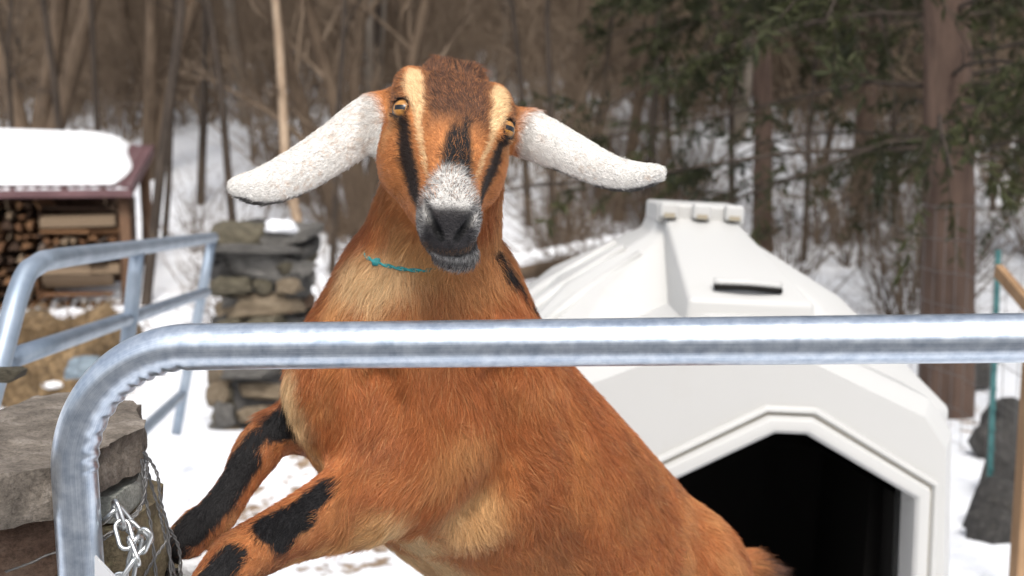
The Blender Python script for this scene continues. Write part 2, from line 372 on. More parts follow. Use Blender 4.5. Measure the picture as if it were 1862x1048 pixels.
# fallen log under snow
x, y = at_px(1000, 7.2); fl = empty('fallen_log', (x, y, hz(x, y)), R(20))
m = MB(); m.tube(catmull([(-.7, 0, .22, .05), (-.2, .02, .30, .06), (.4, -.02, .40, .055), (.8, 0, .46, .045)], 5)[:, :3], .055, 9); m.build('trunk', BARK, fl)
SNOWM = NT('snow'); v = SNOWM.geo(); SNOWM.set(Base_Color=(.86, .87, .89), Roughness=.7, Specular_IOR_Level=.25); SNOWM.bump(SNOWM.noise(v, 22, 5, .6), .5, .015); SNOW = SNOWM.m
m = MB(); pth = catmull([(-.62, 0, .275), (-.2, .02, .35), (.4, -.02, .45), (.72, 0, .505)], 5); m.tube(pth, np.interp(np.arange(len(pth)), (0, 2, 13, 15), (.02, .05, .05, .015)), 9); m.build('snow_cap', SNOW, fl)
tag(fl, 'snow-covered fallen log lying in the brush beside the shelter roof', 'log')
# ------------------------------------------------------------------ yard: woodshed, straw, pillar, stones, gates, shelter, fence
def ico_rock(seed, sub=2, rough=.25, flat=1.0, box=.55):
    """lumpy broken stone of unit half-size, squarish with flat faces"""
    bm = bmesh.new(); bmesh.ops.create_icosphere(bm, subdivisions=sub, radius=1.0)
    V = np.array([v.co[:] for v in bm.verts]); F = [tuple(v.index for v in f.verts) for f in bm.faces]; bm.free(); rg = np.random.default_rng(seed)
    N = rg.normal(0, 1, (9, 3)); N[:6] = np.vstack([np.eye(3), -np.eye(3)]) + rg.normal(0, .16, (6, 3)); N /= np.linalg.norm(N, axis=1)[:, None]; D = np.concatenate([rg.uniform(.72, .9, 6), rg.uniform(.85, 1.1, 3)])
    t = np.min(D[None] / np.maximum(V @ N.T, .12), axis=1); V = V * np.minimum(t, 1.35)[:, None]
    V = V * (1 + rough * (fbm(V * 2.3 + seed, seed, 3) - .5))[:, None]; V[:, 2] *= flat
    return V, F
def rock_mat(nm, a, b, c_, sc=3.0, lich=.62):
    m = NT(nm); v = m.coord('Object'); base = m.ramp(m.noise(v, sc, 7, .65), [(.28, a), (.55, b), (.8, c_)])
    li = m.ramp(m.noise(v, sc * 2.2, 5, .7), [(lich, (0, 0, 0)), (lich + .08, (1, 1, 1))]); base = m.mix(m.math('MULTIPLY', li, .6), base, (.23, .21, .12))
    crk = m.ramp(m.noise(m.coord('Object', (sc * .5, sc * 1.6, sc * 3.2)), 1.0, 8, .6), [(.465, (1, 1, 1)), (.495, (.28, .26, .24)), (.505, (.28, .26, .24)), (.535, (1, 1, 1))])
    spk = m.ramp(m.noise(v, sc * 9, 5, .75), [(.34, (.45, .43, .40)), (.52, (1, 1, 1)), (.72, (1.35, 1.33, 1.28))])
    base = m.mix(.75, base, spk, 'MULTIPLY'); base = m.mix(.2, base, crk, 'MULTIPLY')
    m.set(Base_Color=base, Roughness=.85, Specular_IOR_Level=.25); m.bump(m.math('ADD', m.math('ADD', m.noise(v, sc * 2, 8, .7), m.math('MULTIPLY', m.noise(v, sc * 14, 4), .3)), m.math('MULTIPLY', crk, .15)), 1.0, .02 / sc * 3); return m.m
ROCKS = [rock_mat('stone_grey', (.10, .095, .088), (.20, .19, .175), (.33, .31, .29)), rock_mat('stone_olive', (.085, .075, .052), (.19, .165, .115), (.33, .29, .21)), rock_mat('stone_dark', (.045, .043, .042), (.095, .09, .085), (.17, .16, .15)), rock_mat('stone_tan', (.17, .125, .082), (.32, .25, .17), (.45, .37, .27)), rock_mat('stone_rust', (.11, .06, .035), (.21, .125, .075), (.30, .20, .13))]
RMESH = [[mesh_data('stone', *ico_rock(s, 2), m, autosmooth=38) for s in range(6)] for m in ROCKS]
def stone(parent, c, half, rz=0, tilt=(0, 0), mat=0, seed=0, name='stone'):
    o = obj(name, RMESH[mat][seed % 6], parent, c); o.scale = half; o.rotation_euler = (tilt[0], tilt[1], rz); return o

# ---- stone pillar (dry-stacked, square)
px0, py0 = at_px(482, 5.6); PIL = empty('stone_pillar', (px0, py0, hz(px0, py0) - .03)); rg = np.random.default_rng(12)
z = 0.0; lay = 0
core = MB(); core.box((0, 0, .37), (.14, .14, .37)); core.build('core', ROCKS[2], PIL, smooth=False)
while z < .80:
    hh = rg.uniform(.020, .062); n = rg.integers(1, 4)
    for side in range(4):
        cuts = np.sort(np.concatenate([[-.195, .195], rg.uniform(-.12, .12, n - 1)]))
        for a, b in zip(cuts[:-1], cuts[1:]):
            if b - a < .05: continue
            L = (a + b) / 2; w = (b - a) / 2; off = .150 + rg.uniform(-.028, .030); hv = hh * rg.uniform(.6, 1.5)
            cx, cy = ((L, -off), (off, L), (-L, off), (-off, -L))[side]
            stone(PIL, (cx, cy, z + hh), (w * 1.10, .055, hv * 1.12), side * math.pi / 2 + rg.uniform(-.16, .16), (rg.uniform(-.2, .2), rg.uniform(-.22, .22)), int(rg.choice(5, p=(.30, .22, .14, .28, .06))), int(rg.integers(6)))
    z += hh * 2 - .006
for dx, dy, hx, hy, hh, m_ in ((-.10, -.06, .15, .14, .045, 1), (.12, -.02, .13, .15, .04, 0), (.02, .1, .16, .1, .05, 2)): stone(PIL, (dx, dy, z + hh), (hx, hy, hh), rg.uniform(-.3, .3), (rg.uniform(-.1, .1), rg.uniform(-.1, .1)), m_, int(rg.integers(6)))
sc = MB(); V, F = ico_rock(77, 3, .3); sc.add(V * (.075, .06, .032) + (.09, -.12, z + .075), F); sc.build('snow_cap', SNOW, PIL)
tag(PIL, 'square dry-stacked stone pillar at the far end of the blurred gate', 'pillar')

# ---- woodshed: snow on a maroon metal roof over stacked split logs
WSX, WSY = at_px(92, 8.0); WSX -= .46; wz = hz(WSX, WSY) - .09; WS = empty('woodshed', (WSX, WSY, wz), R(9))
METAL = NT('roof_metal'); METAL.set(Base_Color=METAL.ramp(METAL.noise(METAL.coord('Object'), 5, 4), [(.3, (.105, .052, .056)), (.7, (.16, .085, .088))]), Roughness=.5, Metallic=.2); 
WOODO = bark('old_wood', (.075, .042, .026), (.20, .12, .075), 12)
HWID = 1.02
sheet = MB(); nrib = 60
for k in range(nrib):
    xa = -HWID + k * 2 * HWID / nrib; xb = xa + 2 * HWID / nrib; za, zb = (.0, .012) if k % 2 else (.012, .0)
    sheet.add([(xa, -.62, .70 + za), (xb, -.62, .70 + zb), (xb, .62, .93 + zb), (xa, .62, .93 + za), (xa, -.62, .694 + za), (xb, -.62, .694 + zb), (xb, .62, .924 + zb), (xa, .62, .924 + za)], [(0, 1, 2, 3), (7, 6, 5, 4), (0, 4, 5, 1), (2, 6, 7, 3)])
roof = sheet.build('roof', METAL.m, WS, smooth=False)
fb = MB(); fb.box((0, -.615, .668), (HWID, .012, .022)); fb.box((HWID - .01, 0, .79), (.012, .62, .03), np.array(((1, 0, 0), (0, .983, -.183), (0, .183, .983)))); fb.build('fascia', METAL.m, WS, smooth=False)
for x in (-.96, .96):
    for y, h in ((-.52, .66), (.52, .88)):
        p = MB(); p.tube([(x, y, -.15), (x + .01, y, h * .5), (x, y, h)], .035, 8); p.build('post', WOODO, WS)
# snow blanket on the roof: rounded slab, thinner at its right end
nx, ny = 40, 16; sv = []
for i in range(nx + 1):
    for j in range(ny + 1):
        u, v = i / nx, j / ny; x = -HWID + .0 + u * (2 * HWID - .10) + .05 * math.sin(v * 5) * (u > .9); y = -.60 + v * 1.2
        e = min(1, (min(u * 8, (1 - u) * 5, v * 5.5, (1 - v) * 5.5)) ) ; th = .17 * math.sqrt(max(0, 1 - (1 - e) ** 2)) * (1.0 - .35 * u)
        sv.append((x, y, .716 + (y + .62) / 1.24 * .23 + th + .02 * (vnoise(np.array([[u * 5, v * 4, 2.0]]), 3)[0] - .5) * e))
sf = [(i * (ny + 1) + j, (i + 1) * (ny + 1) + j, (i + 1) * (ny + 1) + j + 1, i * (ny + 1) + j + 1) for i in range(nx) for j in range(ny)]
obj('snow_cap', mesh_data('snow_cap', sv, sf, SNOW), WS)
tag(WS, 'low open woodshed with a maroon metal roof under thick snow', 'shed')
FW = empty('firewood_stack', (WSX, WSY, wz), R(9)); LOGM = []
for nm, a, b in (('log_brown', (.085, .042, .022), (.24, .125, .065)), ('log_orange', (.13, .065, .032), (.30, .165, .085)), ('log_tan', (.17, .115, .075), (.36, .27, .18)), ('log_dark', (.035, .022, .015), (.10, .06, .04)), ('log_grey', (.14, .11, .09), (.30, .24, .20))): LOGM.append(bark(nm, a, b, 18))
def log_mesh(seed, mat):
    rg = np.random.default_rng(seed); n = rg.integers(4, 6); a = np.sort(rg.uniform(0, 6.28, n) * .35 + np.arange(n) / n * 6.28); r = rg.uniform(.8, 1.1, n)
    ring = np.stack([np.cos(a) * r, np.sin(a) * r], 1); V = [(x, *(ring[i] * (1 + rg.normal(0, .06)))) for x in (-1, -.3, .4, 1) for i in range(n)]
    F = [(s * n + i, s * n + (i + 1) % n, (s + 1) * n + (i + 1) % n, (s + 1) * n + i) for s in range(3) for i in range(n)] + [tuple(range(n - 1, -1, -1)), tuple(range(3 * n, 4 * n))]
    return mesh_data('log', V, F, mat, autosmooth=35)
LOGS = [[log_mesh(s, m) for s in range(3)] for m in LOGM]; rg = np.random.default_rng(3)
for cx0, cx1, across in ((-.93, -.50, False), (-.50, .16, False), (.18, .52, True), (.50, .93, False)):
    z = .0
    while z < .60:
        hh = rg.uniform(.022, .040)
        if rg.random() < .86 and not across:
            x = cx0
            while x < cx1 - .08:
                L = min(rg.uniform(.13, .21), (cx1 - x) / 2)
                o = obj('log', LOGS[int(rg.choice(5, p=(.28, .24, .16, .2, .12)))][int(rg.integers(3))], FW, (x + L, -.54 + rg.uniform(-.03, .03), z + hh)); o.scale = (L, hh * 1.25, hh); o.rotation_euler = (rg.uniform(0, 6), rg.uniform(-.06, .06), rg.uniform(-.05, .05)); x += 2 * L
        else:
            x = cx0 + hh
            while x < cx1:
                r_ = hh * rg.uniform(.8, 1.05)
                o = obj('log', LOGS[int(rg.choice(5, p=(.24, .28, .12, .28, .08)))][int(rg.integers(3))], FW, (x, -.38 + rg.uniform(-.03, .03), z + r_)); o.scale = (.2, r_, r_); o.rotation_euler = (rg.uniform(0, 6), 0, math.pi / 2 + rg.uniform(-.05, .05)); x += 2 * r_
        z += 2 * hh
bk = MB(); bk.box((0, .02, .31), (.95, .10, .31)); bk.build('back_row', LOGM[3], FW, smooth=False)
tag(FW, 'tall stack of split brown firewood under the snowy woodshed roof', 'firewood')

# ---- straw heap with snow on it
sx_, sy_ = at_px(88, 6.2); ST = empty('straw_heap', (sx_, sy_, hz(sx_, sy_)))
STRAW = NT('straw'); STRAW.set(Base_Color=STRAW.ramp(STRAW.noise(STRAW.geo(), 40, 4), [(.3, (.075, .048, .024)), (.7, (.27, .18, .09))]), Roughness=.9)
V, F = ico_rock(5, 4, .5); V = V * (.38, .30, .40); V[:, 2] = np.maximum(V[:, 2], -.05); obj('heap', mesh_data('heap', V, F, STRAW.m), ST)
rg = np.random.default_rng(8); k = rg.integers(0, len(V), 2600); s0 = V[k] * rg.uniform(.95, 1.04, (2600, 1)); d = rg.normal(0, 1, (2600, 3)); d /= np.linalg.norm(d, axis=1)[:, None]; L = rg.uniform(.03, .10, 2600)[:, None]
sb = obj('straw', big_mesh('straw', *quick_tubes(np.stack([s0 - d * L, s0 + d * L * .2 + rg.normal(0, .01, (2600, 3)), s0 + d * L], 1), np.full((2600, 3), .0022), 3), STRAW.m), ST); sb['kind'] = 'stuff'
for i, (a, b, c_, r_) in enumerate(((.19, -.13, .24, .07), (-.24, -.12, .22, .08), (.10, -.27, .10, .06), (-.06, -.22, .22, .05))):
    V2, F2 = ico_rock(60 + i, 3, .9); V2 = V2 / np.linalg.norm(V2, axis=1)[:, None] ** .8; obj('snow_patch', mesh_data('snow_patch', V2 * (r_, r_ * .8, r_ * .35), F2, SNOW), ST, (a, b, c_))
tag(ST, 'heap of brown straw with melting snow patches in front of the woodshed', 'straw heap')
# bluish flat stone on the snow
bx, by = at_px(152, 5.0); BL = rock_mat('stone_blue', (.12, .16, .19), (.20, .25, .29), (.30, .36, .40))
V, F = ico_rock(31, 3, .2); o = obj('flat_stone', mesh_data('flat_stone', V * (.085, .07, .05), F, BL, autosmooth=40), None, (bx, by, hz(bx, by) + .035)); o.location.z = W(152, 672, 5.0)[2] ; tag(o, 'blue-grey stone poking out of the snow behind the flat capstone', 'stone')

# ---- galvanised tube gates
GALV = NT('galvanised'); gv = GALV.coord('Object'); st = GALV.coord('Object', (3, 3, 3))
spang = GALV.noise(gv, 90, 4, .6); streak = GALV.noise(GALV.coord('UV', (1.2, 60, 1)), 3.0, 6, .65); scr = GALV.ramp(GALV.noise(GALV.coord('UV', (5, 95, 1)), 4.0, 6, .75), [(.63, (0, 0, 0)), (.68, (1, 1, 1))])
basec = GALV.mix(GALV.math('MULTIPLY', scr, .55), GALV.ramp(GALV.math('ADD', GALV.math('MULTIPLY', spang, .5), GALV.math('MULTIPLY', streak, .5)), [(.36, (.36, .43, .53)), (.60, (.66, .72, .79))]), (.20, .22, .25))
GALV.set(Base_Color=basec, Metallic=.92, Roughness=GALV.ramp(GALV.math('ADD', GALV.math('MULTIPLY', streak, .6), GALV.math('MULTIPLY', spang, .4)), [(.3, (.26,) * 3), (.7, (.40,) * 3)]))
GALV.bump(GALV.math('ADD', GALV.math('MULTIPLY', GALV.noise(gv, 420, 3), .5), streak), .07, .001)
def uv_tube(path, rad, seg, mat, name, disp=None, cap=True):
    V, F = tube(path, rad, seg, cap=cap)
    me = bpy.data.meshes.new(name)
    if disp is not None: V = disp(V, path, seg)
    me.from_pydata([tuple(v) for v in V], [], F); me.materials.append(mat); me.shade_smooth()
    s = np.concatenate([[0], np.cumsum(np.linalg.norm(np.diff(path, axis=0), axis=1))]); uv = me.uv_layers.new(name='UVMap'); vals = []
    for p in me.polygons:
        vs = list(p.vertices); js = [v % seg for v in vs]; wrap = max(js) - min(js) > seg / 2
        for v, j in zip(vs, js): vals += [s[v // seg], (j + (seg if wrap and j < seg / 2 else 0)) / seg]
    uv.data.foreach_set('uv', vals); return me
TR = .0203
A0 = W(121, 633, 1.160); A1 = W(1862, 614.5, 1.068); ux = A1 - A0; ux /= np.linalg.norm(ux); dn = np.array((.0, .0, -1.0)); dn -= ux * (dn @ ux); dn /= np.linalg.norm(dn)
GW, GH, BR_ = 2.05, .90, .114
def arc(c, a, b, n): return [c + BR_ * (math.cos(t) * a + math.sin(t) * b) for t in np.linspace(0, math.pi / 2, n)]
cTL = A0 + ux * BR_ + dn * BR_; cTR = A0 + ux * (GW - BR_) + dn * BR_; cBR = A0 + ux * (GW - BR_) + dn * (GH - BR_); cBL = A0 + ux * BR_ + dn * (GH - BR_)
pathF = [cBL - ux * BR_] + [cBL - ux * BR_ + (cTL - cBL) * t for t in np.linspace(0, 1, 30)][1:-1] + arc(cTL, -ux, -dn, 150) + [cTL - dn * BR_ + (cTR - cTL) * t for t in np.linspace(0, 1, 60)][1:-1] + arc(cTR, -dn, ux, 24) + [cTR + ux * BR_ + (cBR - cTR) * t for t in np.linspace(0, 1, 14)][1:-1] + arc(cBR, ux, dn, 24) + [cBR + dn * BR_ + (cBL - cBR) * t for t in np.linspace(0, 1, 30)][1:-1] + arc(cBL, dn, -ux, 24)
pathF = np.array(pathF)
def crimp(V, path, seg):
    V = V.copy(); V3 = V.reshape(-1, seg, 3); n0 = 29
    for i in range(n0 - 6, n0 + 158):
        inw = cTL - path[i]; inw /= np.linalg.norm(inw); o = V3[i] - path[i]; m = np.clip((o @ inw) / TR, 0, 1) ** 2.2
        s = (i - n0) / 150; env = smooth01(-.03, .05, s) * (1 - smooth01(.97, 1.04, s)); ph = s * 11.5 + .25 * math.sin(s * 9)
        rid = (math.sin(ph * math.pi) ** 2 - .35) * (.6 + .6 * math.sin(ph * 2.3 + 1) ** 2)
        V3[i] += inw * (m * .0018 * rid * env)[:, None]
    return V3.reshape(-1, 3)
GATE = empty('tube_gate', tuple(A0 + dn * GH + ux * GW / 2)); GO = np.array(GATE.location)
obj('frame_tube', uv_tube(pathF - GO, TR, 56, GALV.m, 'frame_tube', lambda V, p, s: crimp(V + GO, p + GO, s) - GO), GATE)
for f in (.30, .47, .64, .81):
    p = np.array([A0 + dn * (GH * f) + ux * t for t in np.linspace(.012, GW - .012, 20)]); obj('rail', uv_tube(p - GO, TR * .82, 24, GALV.m, 'rail', cap=False), GATE)
for xx in (.75, 1.45):
    p = np.array([A0 + ux * xx + dn * t for t in np.linspace(.24, GH - .01, 8)]); 
    m = MB(); m.box((p[0] + p[-1]) / 2 - GO + np.array((0, .012, 0)), (.016, .003, np.linalg.norm(p[-1] - p[0]) / 2)); m.build('brace', GALV.m, GATE, smooth=False)
# latch plate welded beside the upright
PLATE = NT('plate'); PLATE.set(Base_Color=(.72, .73, .75), Metallic=.5, Roughness=.4)
b0 = W(172, 1012, 1.150); b1 = W(232, 1075, 1.145); q0 = W(172, 1100, 1.150); q1 = W(232, 1100, 1.145)
pl_ = MB(); Vp = np.array([b0, b1, q1, q0]); Vp = np.vstack([Vp, Vp + (0, .004, 0)]) - GO; pl_.add(Vp, [(0, 3, 2, 1), (4, 5, 6, 7), (0, 1, 5, 4), (1, 2, 6, 5), (2, 3, 7, 6), (3, 0, 4, 7)]); pl_.build('latch_plate', PLATE.m, GATE, smooth=False)
tag(GATE, 'galvanised steel tube gate with a wrinkled bent corner in front of the goat', 'gate')
# the second gate, open towards the pillar
GALB = NT('galvanised_dull'); GALB.set(Base_Color=GALB.ramp(GALB.noise(GALB.coord('Object'), 12, 5, .6), [(.3, (.27, .33, .40)), (.7, (.42, .48, .55))]), Metallic=.75, Roughness=.45)
g0 = W(-12, 700, 1.95); g1 = W(38, 520, 2.06); g2 = W(92, 472, 2.16); g3 = W(388, 432, 4.3); dg = g3 - g2; dg /= np.linalg.norm(dg)
G2 = empty('tube_gate', (float(g2[0]), float(g2[1]), .0)); O2 = np.array(G2.location)
low = g0.copy(); lean = (g0 - g1) / np.linalg.norm(g0 - g1); lowp = g0 + lean * .60
pp = catmull(np.array([lowp, g0, g1 + (g1 - g1), g1 * .45 + g2 * .55 + np.array((0, 0, .010)), g2 + dg * .05, g2 + dg * .5, g2 + dg * 1.4, g3]), 8)
obj('frame_tube', uv_tube(pp - O2, .0175, 16, GALB.m, 'frame_tube'), G2)
r0 = W(20, 652, 2.02); r1 = W(375, 531, 4.25); obj('rail', uv_tube(np.array([r0 + (r1 - r0) * t for t in np.linspace(0, 1, 8)]) - O2, .0165, 12, GALB.m, 'rail'), G2)
r2 = W(20, 652, 2.02) + (0, 0, -.30); r3 = W(330, 718, 4.28); obj('rail', uv_tube(np.array([r2 + (r3 - r2) * t for t in np.linspace(0, 1, 8)]) - O2, .0165, 12, GALB.m, 'rail'), G2)
for (ta, tb, ya, yb, d_) in ((250, 225, 455, 690, 2.95), (386, 320, 432, 790, 4.3)):
    a, b = W(ta, ya, d_), W(tb, yb, d_); obj('upright', uv_tube(np.array([a + (b - a) * t for t in np.linspace(0, 1, 6)]) - O2, .0165, 12, GALB.m, 'upright'), G2)
tag(G2, 'blurred grey tube gate leaning open towards the stone pillar', 'gate')

# ---- near stone wall: big capstone and the stones under it
CAPM = rock_mat('slab_stone', (.075, .062, .050), (.175, .15, .125), (.31, .275, .24), 28, .66)
SLAB = [rock_mat('slab_pale', (.20, .21, .19), (.31, .32, .29), (.42, .42, .39), 30, .8), rock_mat('slab_olive', (.085, .07, .045), (.20, .16, .10), (.34, .28, .19), 26, .55), rock_mat('slab_rust', (.085, .05, .035), (.16, .10, .07), (.24, .17, .125), 20, .75)]
def slab(outline, z0, z1, mat, seed, name, parent, O, tilt=(0, 0), sub=4, rough=.006):
    """slab with a broken outline: outline = world xy points; top bevelled and roughened"""
    bm = bmesh.new(); vs = [bm.verts.new((x, y, z1)) for x, y in outline]; f = bm.faces.new(vs); f.normal_update()
    if f.normal.z < 0: bmesh.ops.reverse_faces(bm, faces=[f])
    r = bmesh.ops.extrude_face_region(bm, geom=[f]); ev = [v for v in r['geom'] if isinstance(v, bmesh.types.BMVert)]
    for v in ev: v.co.z = z0 ; 
    bmesh.ops.triangulate(bm, faces=bm.faces[:])
    for _ in range(sub):
        bmesh.ops.subdivide_edges(bm, edges=[e for e in bm.edges if e.calc_length() > .012], cuts=1, use_grid_fill=False)
        bmesh.ops.triangulate(bm, faces=[f for f in bm.faces if len(f.verts) > 3])
    bmesh.ops.recalc_face_normals(bm, faces=bm.faces[:])
    V = np.array([v.co[:] for v in bm.verts]); F = [tuple(v.index for v in f.verts) for f in bm.faces]
    for f in bm.faces: f.normal_update()
    for v in bm.verts: v.normal_update()
    N = np.array([v.normal[:] for v in bm.verts]); bm.free()
    strat = (vnoise(np.stack([V[:, 0] * 6, V[:, 1] * 6, V[:, 2] * 55], 1), seed + 9) - .5) * .010 * (1 - np.abs(N[:, 2]))
    V = V + N * ((fbm(V * 38, seed, 4) - .5) * rough * 2 + (fbm(V * 9, seed + 3, 2) - .5) * rough * 2.2 + strat)[:, None]
    c = V.mean(0); V[:, 2] += (V[:, 0] - c[0]) * tilt[0] + (V[:, 1] - c[1]) * tilt[1]
    return obj(name, mesh_data(name, V - O, F, mat, autosmooth=34), parent)
zt = .905
def on(px, py, z):           # ground-plan point of a pixel on the level z
    r = W(px, py, 1.0) - CAM; t = (z - CAM[2]) / r[2]; return (CAM + r * t)[:2]
WALL = empty('stone_wall', (*on(100, 820, zt), 0.0)); WO = np.array(WALL.location)
out_ = [on(*p, zt) for p in ((-140, 905), (-60, 880), (20, 862), (90, 850), (150, 835), (205, 800), (262, 778), (262, 765), (245, 745), (258, 735), (215, 722), (150, 706), (118, 712), (60, 722), (0, 742), (-120, 770), (-220, 800))]
slab(out_, zt - .046, zt, CAPM, 3, 'capstone', WALL, WO, rough=.0075)
sl = slab([on(*p, zt - .055) for p in ((-120, 960), (20, 945), (120, 930), (215, 880), (228, 850), (150, 820), (-100, 850))], zt - .118, zt - .054, SLAB[2], 6, 'stone', WALL, WO, sub=3)
slab([on(*p, zt - .056) for p in ((168, 905), (210, 905), (248, 876), (258, 848), (225, 838), (160, 850))], zt - .082, zt - .055, SLAB[0], 8, 'stone', WALL, WO, sub=3, rough=.003)
slab([on(*p, zt - .084) for p in ((150, 960), (230, 950), (292, 905), (296, 880), (240, 850), (140, 870))], zt - .19, zt - .085, SLAB[1], 12, 'stone', WALL, WO, sub=3, rough=.009)
rg = np.random.default_rng(21); wx0, wy0 = on(60, 860, zt); z = .0
while z < .70:
    hh = rg.uniform(.035, .06); x = -.62
    while x < -.42:
        w = min(rg.uniform(.06, .11), (-.42 - x) / 2 + .015)
        for yy in (1.29, 1.45): stone(WALL, (x + w - WO[0], yy + rg.uniform(-.02, .02) - WO[1], z + hh), (w * 1.05, .10, hh * 1.1), rg.uniform(-.15, .15), (rg.uniform(-.06, .06), rg.uniform(-.06, .06)), int(rg.choice(5, p=(.3, .3, .15, .15, .1))), int(rg.integers(6)))
        x += 2 * w
    z += 2 * hh - .006
# lower ledge where the goat has put its feet
hoofR = W(335, 1000, 1.41); hoofL = W(318, 1160, 1.24); LZ = min(hoofR[2], hoofL[2]) - .022
z = 0.0
while z < LZ - .10:
    hh = rg.uniform(.035, .055)
    for x in (-.46, -.36):
        for yy in (1.30, 1.43): stone(WALL, (x + rg.uniform(-.01, .01) - WO[0], yy - WO[1], z + hh), (.065, .085, hh * 1.12), rg.uniform(-.2, .2), (rg.uniform(-.05, .05),) * 2, int(rg.integers(5)), int(rg.integers(6)))
    z += 2 * hh - .006
slab([(-.50, 1.22), (-.40, 1.20), (-.30, 1.20), (-.285, 1.30), (-.30, 1.42), (-.33, 1.49), (-.42, 1.50), (-.52, 1.40)], z - .005, LZ, SLAB[1], 17, 'stone', WALL, WO, sub=3, rough=.005)
for i, (px, py, d, r_) in enumerate(((372, 1020, 1.42, .020), (395, 1008, 1.45, .018), (420, 1000, 1.46, .015), (352, 1032, 1.40, .016), (405, 1030, 1.44, .022), (440, 1035, 1.45, .020))):
    c = W(px, py, d); V2, F2 = ico_rock(80 + i, 3, .45); obj('snow_lump', mesh_data('snow_lump', V2 * (r_, r_, LZ * 0 + r_ * .8), F2, SNOW), WALL, (c[0] - WO[0], c[1] - WO[1], max(c[2], LZ + r_ * .4)))
tag(WALL, 'rough fieldstone wall with a broad flat capstone behind the gate upright', 'wall')
o = stone(None, tuple(W(6, 722, 1.62)), (.028, .03, .010), .3, (0, 0), 1, 2, 'loose_stone'); o.location.z = zt + .006; tag(o, 'small olive stone lying on the back of the flat capstone', 'stone')

# ---- chain and wire at the gate upright
STEEL = NT('chain_steel'); STEEL.set(Base_Color=(.60, .61, .60), Metallic=.95, Roughness=.28)
def link_mesh():
    L, r, t = .0135, .0062, .0021; pth = []
    for a in np.linspace(-math.pi / 2, math.pi / 2, 9): pth.append((L - r + r * math.cos(a), r * math.sin(a), 0))
    for a in np.linspace(math.pi / 2, 3 * math.pi / 2, 9): pth.append((-(L - r) + r * math.cos(a), r * math.sin(a), 0))
    return mesh_data('link', *tube(np.array(pth), t, 8, closed=True), STEEL.m)
LM = link_mesh(); CH = empty('chain', tuple(W(240, 960, 1.19))); CO = np.array(CH.location)
cp = catmull(np.array([W(196, 942, 1.20), W(212, 930, 1.188), W(222, 955, 1.185), W(230, 985, 1.18), W(246, 1012, 1.175), W(228, 1042, 1.17), W(205, 1075, 1.17)]), 20)
cp2 = catmull(np.array([W(218, 934, 1.198), W(240, 960, 1.20), W(262, 985, 1.20), W(250, 1005, 1.195), W(262, 978, 1.188), W(246, 1000, 1.185), W(236, 1050, 1.19)]), 20)
for ci, c_ in enumerate((cp, cp2)):
    s = np.concatenate([[0], np.cumsum(np.linalg.norm(np.diff(c_, axis=0), axis=1))]); k = 0; p = .005
    while p < s[-1] - .004:
        pos = np.array([np.interp(p, s, c_[:, i]) for i in range(3)]); nx_ = np.array([np.interp(min(p + .004, s[-1]), s, c_[:, i]) for i in range(3)]); t = Vector(nx_ - pos).normalized()
        o = obj('link', LM, CH, pos - CO); q_ = t.to_track_quat('X', 'Z'); o.rotation_mode = 'QUATERNION'; o.rotation_quaternion = q_ @ Matrix.Rotation((k % 2) * math.pi / 2 + .35, 3, 'X').to_quaternion(); p += .0185; k += 1
tag(CH, 'bright steel chain looped beside the gate upright', 'chain')
WIRE = NT('wire'); WIRE.set(Base_Color=(.16, .155, .15), Metallic=.6, Roughness=.5)
WR = empty('fence_wire', tuple(W(290, 950, 1.24))); WRO = np.array(WR.location); rg = np.random.default_rng(4)
for rows in ([(262, 822, 1.24), (285, 860, 1.235), (292, 910, 1.235), (305, 965, 1.24), (312, 1060, 1.25)], [(262, 822, 1.245), (272, 870, 1.25), (290, 930, 1.25), (300, 975, 1.25), (322, 1060, 1.26)], [(258, 835, 1.23), (264, 900, 1.225), (275, 960, 1.225), (285, 1060, 1.23)], [(268, 840, 1.23), (262, 905, 1.22), (240, 945, 1.205), (180, 980, 1.19)], [(310, 975, 1.245), (285, 1010, 1.235), (262, 1050, 1.225), (250, 1090, 1.22)], [(172, 992, 1.20), (215, 962, 1.205), (255, 920, 1.215), (266, 870, 1.22)], [(308, 960, 1.25), (326, 1000, 1.262), (330, 1070, 1.27)], [(170, 972, 1.21), (182, 1010, 1.21), (184, 1080, 1.21)], [(10, 1040, 1.20), (60, 1022, 1.205), (90, 1008, 1.21), (175, 985, 1.215)]):
    q = np.array([W(*r) for r in rows]); m = MB(); p = catmull(q, 8); ph = rg.uniform(0, 6)
    for s in (0, math.pi):
        tw = np.arange(len(p)) * 1.3 + s + ph; m.tube(p + np.stack([np.cos(tw), np.sin(tw), 0 * tw], 1) * .0011 - WRO, .0009, 5)
    m.build('strand', WIRE.m, WR)
tag(WR, 'tangled dark twisted fence wire at the corner of the stone wall', 'wire')

# ---- fence at the right: steel post, wooden post, slanting board, wire
TEAL = NT('teal_paint'); TEAL.set(Base_Color=TEAL.ramp(TEAL.noise(TEAL.coord('Object'), 20, 4), [(.3, (.02, .085, .085)), (.7, (.05, .16, .16))]), Roughness=.6)
tb = W(1800, 925, 4.35); tt = W(1816, 455, 4.25); TP = empty('steel_post', tuple(tb)); m = MB(); dv = tt - tb
m.box(dv / 2 - (0, 0, .08), (.008, .003, np.linalg.norm(dv) / 2 + .08)); m.box(dv / 2 - (0, -.012, .08), (.0025, .012, np.linalg.norm(dv) / 2 + .08)); o = m.build('stem', TEAL.m, TP, smooth=False); o.rotation_euler = (0, math.atan2(dv[0], dv[2]) * .5, 0)
for k in range(12): n_ = MB(); n_.box(dv * (.08 + k * .078) + (0, -.006, 0), (.005, .005, .006)); n_.build('stud', TEAL.m, TP, smooth=False)
tag(TP, 'thin teal painted steel fence post beside the plastic shelter', 'post')
